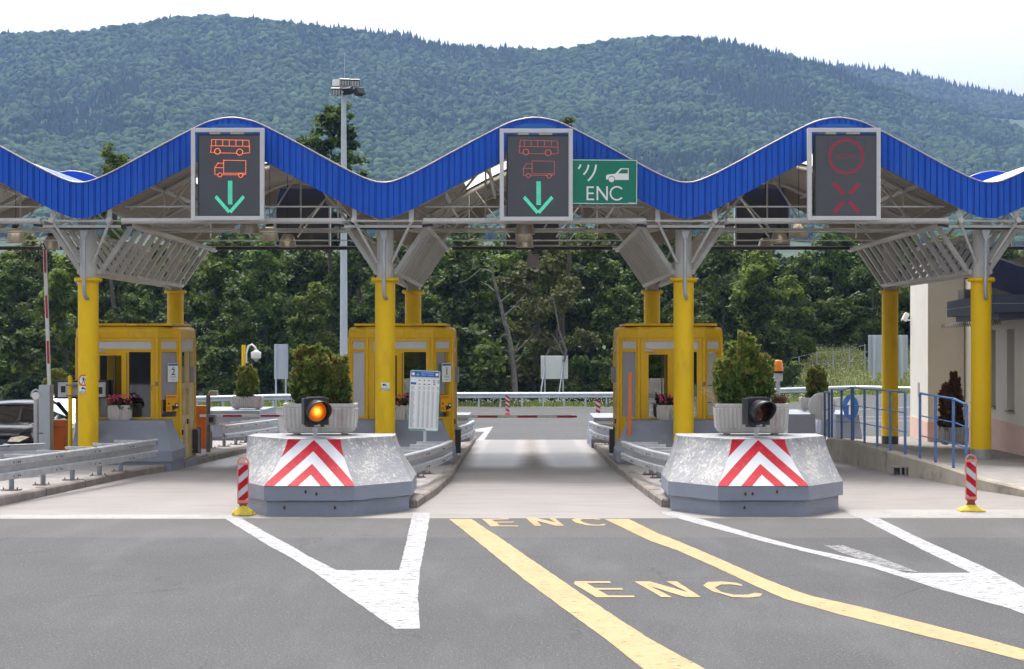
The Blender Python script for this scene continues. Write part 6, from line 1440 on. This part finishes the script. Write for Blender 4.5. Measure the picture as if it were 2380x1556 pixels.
def trunk_mesh(name,seed,Ht,C,r0=.16,mat_='bark'):
    r=random.Random(seed); m=MB(); pts=[(0,0,-.4)]+[(r.uniform(-.12,.12)*k,r.uniform(-.1,.1)*k,Ht*.85*k/5) for k in range(1,6)]; m.tube(pts,[r0*(1.15-.2*k) for k in range(6)],8)
    for c in C[4::14]:
        k=max(1,min(4,int(c[2]/Ht*5))); b=pts[k]; m.tube([b,((b[0]+c[0])/2,(b[1]+c[1])/2,(b[2]+c[2])/2+.1),c],[r0*.35,r0*.2,r0*.07],5)
    return m
def raw(m,name,mats):
    o=m.build(name,mats,loc=(0,0,0)); me=o.data; bpy.data.objects.remove(o); return me
VAR=[]
specs=[(3.0,10.2,.5,110,'leaves',.25,62,.66),(3.3,11,.7,120,'leaves',.25,62,.7),(2.6,9.4,.4,100,'leaves_bright',.23,62,.6),(3.0,10.6,.8,110,'leaves',.24,60,.68),(2.4,9.2,.5,80,'leaves_dry',.22,52,.6),(1.9,3.6,.05,45,'leaves',.22,62,.5),(1.7,2.9,.05,40,'leaves_bright',.2,62,.45)]
for i,(R_,Ht,zb,nc,mt,lf,per,spd) in enumerate(specs):
    me,C=crown_mesh('crown',100+i,R_,Ht,zb,nc,mt,lf,per,spd,tone0=.38); tm=raw(trunk_mesh('trunk',i,Ht,C,.14 if i<5 else .05),'trunk',['bark']); VAR.append((me,tm,Ht))
kinds={0:('broadleaf_tree','dark green broadleaf tree with a full ragged crown in the forest edge'),1:('broadleaf_tree','tall dark green broadleaf tree with wide crown in the forest edge'),2:('broadleaf_tree','brighter green broadleaf tree standing in the forest edge'),3:('broadleaf_tree','mid green broadleaf tree with stepped crown in the forest edge'),4:('broadleaf_tree','thin yellowish green tree with sparse crown in the forest edge'),5:('shrub','dark green bush at the foot of the forest'),6:('shrub','light green bush at the foot of the forest')}
def tree(v,x,y,s,rz,label=None,group='trees of the forest edge',sz=1.):
    me,tm,Ht=VAR[v]; nm,lb=kinds[v]
    if v>=5: group='bushes at the forest foot'
    t=thing(nm,label or lb,'tree' if v<5 else 'bush',(x,y,gz(y,x)-.05),None if label else group); t.rotation_euler=(0,0,rz); t.scale=(s,s,s*sz)
    link_mesh('trunk',tm,t); link_mesh('crown',me,t); return t
rr=random.Random(21)
def topD(x):   # height of the forest edge in the picture
    return float(np.interp(x,[-50,100,180,300,450,520,650,820,900,1000,1060,1150,1220,1320,1480,1560,1650,1760,1830,2000,2100,2290,2330,2450],[588,583,600,570,575,535,545,560,560,545,560,560,545,520,520,560,545,548,600,520,540,560,580,570]))
for row,(y,n,hs) in enumerate(((112,17,.72),(118,17,.92),(125,16,1.0),(133,15,1.05))):
    for k in range(n):
        xi=-60+2520*(k+.5*(row%2)+rr.uniform(-.25,.25)+.2)/n; d=y+rr.uniform(-2,2); 
        if row==0 and 1000<xi<1330: continue
        if row<2 and xi>1800: continue
        X=(xi-VX)*d/F; g=gz(d,X); ht=(H+(VY-topD(xi))*d/F-g)*(hs+rr.uniform(-.06,.04))
        bright=.35 if 1600<xi<1900 or xi<150 else .12
        v=2 if rr.random()<bright else rr.choice([0,1,3]); 
        tree(v,X,d,ht/VAR[v][2]*(1 if row else .95),rr.uniform(0,6.28))
for xi,d,v,hpx,lab in((1240,113,4,560,'slender yellowish tree with a crooked bare trunk right of the dead tree'),(1300,111,4,600,None),(1110,114,0,560,None),(1760,112,2,590,'bright green tree beside the third front column, lit on its right side'),(1830,114,2,650,None),(150,112,2,600,'light green tree behind the raised gate arm'),(1280,118,2,545,None)):
    X=(xi-VX)*d/F; g=gz(d,X); ht=H+(VY-hpx)*d/F-g; tree(v,X,d,ht/VAR[v][2],rr.uniform(0,6.28),lab)
for xi,d,v,s in((1090,107.5,5,1.25),(1145,108,5,.9),(1360,108.5,5,.8),(1395,108,6,.8),(1035,108,5,1.2),(500,108,5,.95),(720,108,5,1.0),(900,108,5,.9),(300,108,5,1.1),(60,108,5,1.2),(1460,109,5,1.1),(1620,109,5,1.2),(1700,111,5,1.1),(1960,134,6,1.0),(2010,134,6,.9),(1900,132,6,1.0),(1855,131,5,.9),(2090,134,5,1.2),(1790,113,5,1.0),(2150,134,5,1.4),(2240,134,5,1.4),(2330,134,5,1.5),(1985,131,6,.7),(1925,130,5,.6)):
    tree(v,(xi-VX)*d/F,d,s*rr.uniform(.9,1.1),rr.uniform(0,6.28))
# tall tree behind the mast, tips over the roof
def special(label,xi,d,topy,R,mt,seed,zb,nc=150,leaf=.24,cone=.6,per=52,spread=.5,name='broadleaf_tree',cat='tree'):
    X=(xi-VX)*d/F; g=gz(d,X); Ht=H+(VY-topy)*d/F-g; me,C=crown_mesh('crown',seed,R,Ht,zb,nc,mt,leaf,per,spread,cone,.3); t=thing(name,label,cat,(X,d,g-.05)); link_mesh('trunk',raw(trunk_mesh('trunk',seed,Ht,C,.2),'trunk',['bark']),t); link_mesh('crown',me,t)
special('tall dark green tree rising above the roof beside the lamp mast',772,118,262,3.3,'leaves',301,10.2,230,.22,.30,50,.42)
special('light green treetop showing above the roof trough left of the first signal',268,112,366,1.9,'leaves_bright',302,8.8,90,.2,.2,50,.4)
special('small treetop peeping over the crest right of the centre signal',1312,112,283,.8,'leaves_bright',303,12,36,.2,.4,46,.35)
special('spindly treetop right of the tall tree by the mast',840,119,415,.7,'leaves',304,9,36,.2,.4,46,.35)
# dead tree with bare grey limbs
f1=lambda X,Y:(815.9+X/3.829,606+Y/3.829)
d=106.5; t=thing('dead_tree','dead tree with bare pale crooked limbs across the road, centre','tree',P(1195,938,d)); 
def limb(ps,r0,r1,par=None,name='limb',mt='bark_pale',dd=d):
    m=MB(); n=len(ps); m.tube([P(*f1(*p),dd)+Vector((0,(i%3-1)*.08,0)) for i,p in enumerate(ps)],[r0+(r1-r0)*i/(n-1) for i in range(n)],7); return m.build(name,mt,par or t)
limb([(1468,1275),(1455,1100),(1445,960),(1428,850),(1418,740),(1395,640),(1372,560),(1350,480),(1330,380),(1300,290),(1280,200),(1258,100),(1262,0)],.19,.05,name='trunk')
for ps in([(1445,835),(1500,780),(1560,720),(1620,655)],[(1460,810),(1480,760),(1500,705)],[(1360,495),(1420,440),(1460,400),(1510,350),(1560,290)],[(1440,420),(1490,410),(1545,460)],[(1275,275),(1220,220),(1150,185)],[(1258,110),(1200,80),(1150,75),(1090,130),(1020,180),(965,195)],[(1330,370),(1400,310),(1450,280)],[(1418,860),(1400,810),(1340,785)],[(1465,905),(1500,870),(1525,840)],[(1440,960),(1415,900),(1400,850)],[(1395,665),(1350,665),(1325,690),(1340,712)],[(1455,945),(1490,940)]): limb(ps,.055,.015)
t=thing('bare_tree','thin crooked bare trunk behind the white ribbed sign','tree',P(1315,830,108))
limb([(1890,900),(1915,800),(1880,710),(1850,620),(1835,520),(1815,410),(1790,300)],.09,.03,t,'trunk','bark_pale',108); limb([(1885,830),(1840,730),(1780,650)],.045,.02,t,'limb','bark_pale',108); limb([(1740,840),(1780,770),(1860,800)],.03,.012,t,'limb','bark_pale',108)
# distant dark conifers between forest and mountain on the left
def conifer_me(seed,Ht=9,R=1.5):
    r=np.random.default_rng(seed); C=[];T_=[];S_=[]
    for k in range(110):
        f=(k+.5)/110; z=Ht*(.08+.92*f); rad=R*(1-f)**.85*(.5+.5*r.random()); a=k*2.4; C.append((rad*math.cos(a),rad*math.sin(a),z-rad*.25)); T_.append(.25+r.normal()*.12); S_.append(.18+.32*(1-f))
    v,q,t_=leaf_quads(C,34,S_,.2,T_,flat=.35,elong=1.3,seed=seed); return np_mesh('crown',v,q,'leaves',t_)
cm=conifer_me(5); ct=raw(MB().tube([(0,0,-.5),(0,0,8.5)],[.16,.02],7),'trunk',['bark'])
for k in range(16):
    xi=rr.choice([-20,15,45,80,110,150,640,700,1020,1045,1080,1110,1150,1180,1560,1660])+rr.uniform(-12,12); d=rr.uniform(165,200); X=(xi-VX)*d/F; g=gz(d,X); s=(H+(VY-rr.uniform(560,600))*d/F-g)/9
    t=thing('conifer','small dark pointed conifer behind the forest edge','tree',(X,d,g),'conifers behind the forest edge'); t.scale=(s*.8,s*.8,s); link_mesh('trunk',ct,t); link_mesh('crown',cm,t)
# grass verge and meadow: one mass each
def blades(name,n,region,hh,mt,label,w=.035,seed=3,cat='grass'):
    r=np.random.default_rng(seed); pts=[]
    xd=r.uniform(region[0],region[1],n); yy=r.uniform(region[2],region[3],n); X=(xd-VX)*yy/F
    Z=np.array([gz(b,a) for a,b in zip(X,yy)]); h=hh*(.4+r.random(n)); ang=r.uniform(0,3.14,n); dx=np.cos(ang)*w; dy=np.sin(ang)*w; lx=r.normal(size=n)*.12*hh; 
    v=np.stack([np.stack([X-dx,yy-dy,Z],1),np.stack([X+dx,yy+dy,Z],1),np.stack([X+dx*.3+lx,yy+dy*.3,Z+h],1),np.stack([X-dx*.3+lx,yy-dy*.3,Z+h],1)],1).reshape(-1,3)
    me=np_mesh(name,v,np.arange(n*4).reshape(-1,4),mt,r.random(n)); o=link_mesh(name,me); return tag(o,label,cat,kind='stuff')
blades('grass',26000,(-60,2450,104.3,110),.22,'grass_blades','mown grass verge with taller tufts along the far guardrail')
blades('meadow',30000,(1790,2300,108.0,136),.5,'grass_blades','tall meadow grass on the bank at the right',seed=4)
blades('dry_meadow',16000,(1850,2300,109,131),.5,'dry_grass','dry straw-coloured seed heads on the right bank',seed=5,w=.02)
def flowerdots(name,n,region,hh,label,seed):
    r=np.random.default_rng(seed); xd=r.uniform(region[0],region[1],n); yy=r.uniform(region[2],region[3],n); X=(xd-VX)*yy/F; Z=np.array([gz(b,a) for a,b in zip(X,yy)])+hh*(.5+r.random(n)); s=.035
    c=np.stack([X,yy,Z],1)[:,None,:]; o=np.array([[-s,0,0],[0,-.01,-s],[s,0,0],[0,.01,s]])[None]; me=np_mesh(name,(c+o).reshape(-1,3),np.arange(n*4).reshape(-1,4),'white_flower'); o=link_mesh(name,me); return tag(o,label,'flowers',kind='stuff')
flowerdots('wild_flowers',1300,(380,2000,105.2,108),.3,'small white wild flowers under the far guardrail',7); flowerdots('wild_flowers',2600,(1810,2300,109,131),.5,'white wild flowers scattered over the right bank',8)
# ================================================================ MOUNTAINS
RID=[(-700,120),(-300,90),(0,78),(100,76),(180,75),(250,68),(330,55),(400,42),(480,36),(530,38),(570,45),(650,50),(720,60),(800,68),(880,75),(950,82),(985,95),(1050,105),(1150,110),(1250,119),(1290,116),(1340,110),(1400,98),(1500,88),(1600,86),(1680,93),(1720,102),(1800,122),(1860,135),(1920,148),(1990,180),(2084,207),(2211,248),(2380,298),(2500,330),(3000,420)]
RID2=[(1600,260),(1800,170),(1900,152),(1956,152),(2033,158),(2135,174),(2237,198),(2382,226),(2600,262),(3100,330)]
def fb(x,y,s=0): return mnoise.fractal(Vector((x,y,s)),1.0,2.0,4)
def mountain(rid,d0,d1,yb,nx,nt,x0,x1,seed,amp,name='hills'):
    rx=[p[0] for p in rid]; ry=[p[1] for p in rid]
    def pt(xd,t):
        yr=float(np.interp(xd,rx,ry))+9
        dr=d1*(1+.10*fb(xd/500,0,seed))
        if t<=1:
            d=d0+(dr-d0)*t; y=yb+(yr-yb)*(t**.92)+amp*fb(xd/260+seed,t*2.2,seed)*4*t*(1-t)*(1.0)+amp*.4*fb(xd/90,t*5,seed+3)*4*t*(1-t)
            return ((xd-VX)*d/F,d,H+(VY-y)*d/F)
        d=dr*(1+.12*(t-1)*4); zr=H+(VY-yr)*dr/F; return ((xd-VX)*dr/F,d,zr-(t-1)*260)
    m=MB(); vs=[pt(x0+(x1-x0)*i/nx,1.25*j/nt) for j in range(nt+1) for i in range(nx+1)]
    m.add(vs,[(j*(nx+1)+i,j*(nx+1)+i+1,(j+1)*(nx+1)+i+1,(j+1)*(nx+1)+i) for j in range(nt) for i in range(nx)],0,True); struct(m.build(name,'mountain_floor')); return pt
def ico_template(seed,conif):
    import bmesh as bm_
    r=np.random.default_rng(seed); b=bm_.new()
    if not conif:
        bm_.ops.create_icosphere(b,subdivisions=2,radius=1); v=np.array([x.co[:] for x in b.verts]); f=np.array([[q.index for q in x.verts] for x in b.faces]); b.free()
        keep=(v[f].mean(1)[:,2]>-.45); f=f[keep]; 
        lob=sum(np.maximum(0,(v@ (lambda u:u/np.linalg.norm(u))(r.normal(size=3))))**6*.35 for _ in range(7)); v=v*(.78+lob+r.normal(size=len(v))*.09)[:,None]; v[:,2]*=1.05
        return v,f
    V=[];Fc=[]
    for k in range(4):
        z0=k*.42; r0=.95-.21*k; n=7; b0=len(V)
        for i in range(n): a=i*math.tau/n+k; rr_=r0*(1+r.normal()*.16); V.append((rr_*math.cos(a),rr_*math.sin(a),z0+r.normal()*.05))
        V.append((0,0,z0+.95)); 
        for i in range(n): Fc.append((b0+i,b0+(i+1)%n,b0+n))
    return np.array(V)*np.array([1.0,1.0,.82]),np.array(Fc)
DT=[ico_template(i,False) for i in range(5)]; CT=[ico_template(20+i,True) for i in range(3)]
def forest(pt,d0,d1,x0,x1,label,seed,conf,step=8.2,tmax=1.02,tmin=0.,rad=5.0):
    r=np.random.default_rng(seed); V=[];Fc=[];T_=[]; nv=0; t=tmin
    while t<tmax:
        d=d0+(d1-d0)*t; wid=(x1-x0)*d/F; n=int(wid/step)
        for k in range(n):
            xd=x0+(x1-x0)*(k+r.uniform(-.45,.45)+.5)/n; tt=t+r.uniform(-.5,.5)*step/(d1-d0)*1.0
            p=pt(xd,min(tt,1.0)); c=fb(p[0]/170,p[1]/170,seed)*1.35+.28*r.normal(); pc=conf(xd,tt)
            isc=c>pc; s=float(np.clip(np.exp(r.normal()*.30),.6,1.7))
            if isc: v,f=CT[r.integers(3)]; sc_=np.array([rad*.66,rad*.66,rad*1.15])*s; tn=.02+.12*r.random()
            else: v,f=DT[r.integers(5)]; sc_=np.array([rad,rad,rad*1.05])*s; tn=.22+.62*r.random()**1.3+.3*fb(p[0]/80,p[1]/80,9)
            a=r.uniform(0,6.28); ca,sa=math.cos(a),math.sin(a); w=v*sc_; w=np.stack([w[:,0]*ca-w[:,1]*sa,w[:,0]*sa+w[:,1]*ca,w[:,2]],1)+np.array([p[0],p[1],p[2]+(0 if isc else rad*.4)])
            V.append(w); Fc.append(f+nv); nv+=len(w); T_.append(np.clip(np.full(len(f),tn)+r.normal(size=len(f))*.05,0,1))
        t+=step/(d1-d0)
    me=np_mesh('forest',np.concatenate(V),np.concatenate(Fc),'far_forest',np.concatenate(T_),k=3); o=link_mesh('forest',me); tag(o,label,'forest',kind='stuff')
pt1=mountain(RID,900,2150,640,110,50,-350,2750,1.,34)
def cf1(x,t): 
    v=.42
    if t>.93 and x>1290: v=.05
    elif t>.93: v=.55
    if 1380<x<1900 and t>.6: v=.0
    return v
forest(pt1,900,2150,-120,2500,'far wooded mountainside of mixed broadleaf and dark conifers',5,cf1,step=6.3,tmin=.14,rad=3.6)
pt2=mountain(RID2,2300,2900,300,40,12,1650,2750,4.,8)
forest(pt2,2300,2900,1840,2480,'farther wooded ridge with spruces at the upper right',6,lambda x,t:.0 if t>.9 else .4,step=8.5,tmin=.3,rad=5)
# ================================================================ AIR, SKY, SUN, CAMERA
m=bpy.data.materials.new('haze_air'); m.use_nodes=True; nt=m.node_tree; nt.nodes.clear(); o_=nt.nodes.new('ShaderNodeOutputMaterial'); pv=nt.nodes.new('ShaderNodeVolumePrincipled'); pv.inputs['Color'].default_value=(.36,.57,1.0,1); pv.inputs['Density'].default_value=HAZE; pv.inputs['Anisotropy'].default_value=.0; nt.links.new(pv.outputs[0],o_.inputs['Volume']); MATS['haze_air']=m
b=MB(); b.bx(-3300,3300,-60,5300,-160,620); hz=b.build('haze','haze_air'); tag(hz,'pale blue summer haze filling the valley air','haze',kind='stuff')
w=bpy.data.worlds.new('World'); S.world=w; w.use_nodes=True; nt=w.node_tree; bg=nt.nodes['Background']; sky=nt.nodes.new('ShaderNodeTexSky'); sky.sky_type='NISHITA'; sky.sun_disc=False
sky.sun_elevation=math.radians(SUN_EL); sky.sun_rotation=math.radians(SUN_AZ); sky.air_density=1.0; sky.dust_density=8.0; sky.ozone_density=1.0; sky.altitude=300
hs=nt.nodes.new('ShaderNodeHueSaturation'); hs.inputs['Saturation'].default_value=.22; hs.inputs['Value'].default_value=1.75; nt.links.new(sky.outputs[0],hs.inputs['Color']); nt.links.new(hs.outputs[0],bg.inputs[0]); bg.inputs[1].default_value=SKY
l=bpy.data.lights.new('sun','SUN'); l.energy=SUN; l.angle=math.radians(SUN_ANG); l.color=(1,.95,.88); lo=bpy.data.objects.new('sun',l); COL.objects.link(lo)
el,az=math.radians(SUN_EL),math.radians(SUN_AZ); dirv=Vector((math.sin(az)*math.cos(el),math.cos(az)*math.cos(el),math.sin(el))); lo.rotation_euler=dirv.to_track_quat('Z','Y').to_euler(); lo.location=(0,0,80)
cam=bpy.data.cameras.new('camera'); co=bpy.data.objects.new('camera',cam); COL.objects.link(co); co.location=(0,0,H); co.rotation_euler=(math.pi/2,0,0); cam.sensor_width=36; cam.lens=36*F/2380; cam.shift_x=-(VX-1190)/2380; cam.shift_y=(VY-777.8)/2380; cam.clip_end=9000; cam.clip_start=.3; S.camera=co
S.view_settings.view_transform='Standard'; S.view_settings.look='None'; S.view_settings.exposure=EXPO; S.view_settings.gamma=1
S.cycles.max_bounces=6; S.cycles.transparent_max_bounces=12; S.cycles.volume_bounces=0; S.cycles.use_denoising=True; S.cycles.sample_clamp_indirect=6
try: S.cycles.denoiser='OPENIMAGEDENOISE'; S.cycles.denoising_prefilter='ACCURATE'
except Exception: pass
r=np.random.default_rng(77); C=[];T_=[]
for k in range(2600):
    xi=r.uniform(-80,2470); d=r.uniform(136,141); X=(xi-VX)*d/F; g=gz(d,X); top=H+(VY-topD(xi)-18)*d/F; C.append((X,d,g+(top-g)*r.random())); T_.append(.15+r.normal()*.12)
v,q,t_=leaf_quads(C,46,.85,.42,T_,flat=.5,seed=78); o=link_mesh('thicket',np_mesh('thicket',v,q,'leaves',t_)); tag(o,'dark tangled thicket filling the depth of the forest edge','thicket',kind='stuff')
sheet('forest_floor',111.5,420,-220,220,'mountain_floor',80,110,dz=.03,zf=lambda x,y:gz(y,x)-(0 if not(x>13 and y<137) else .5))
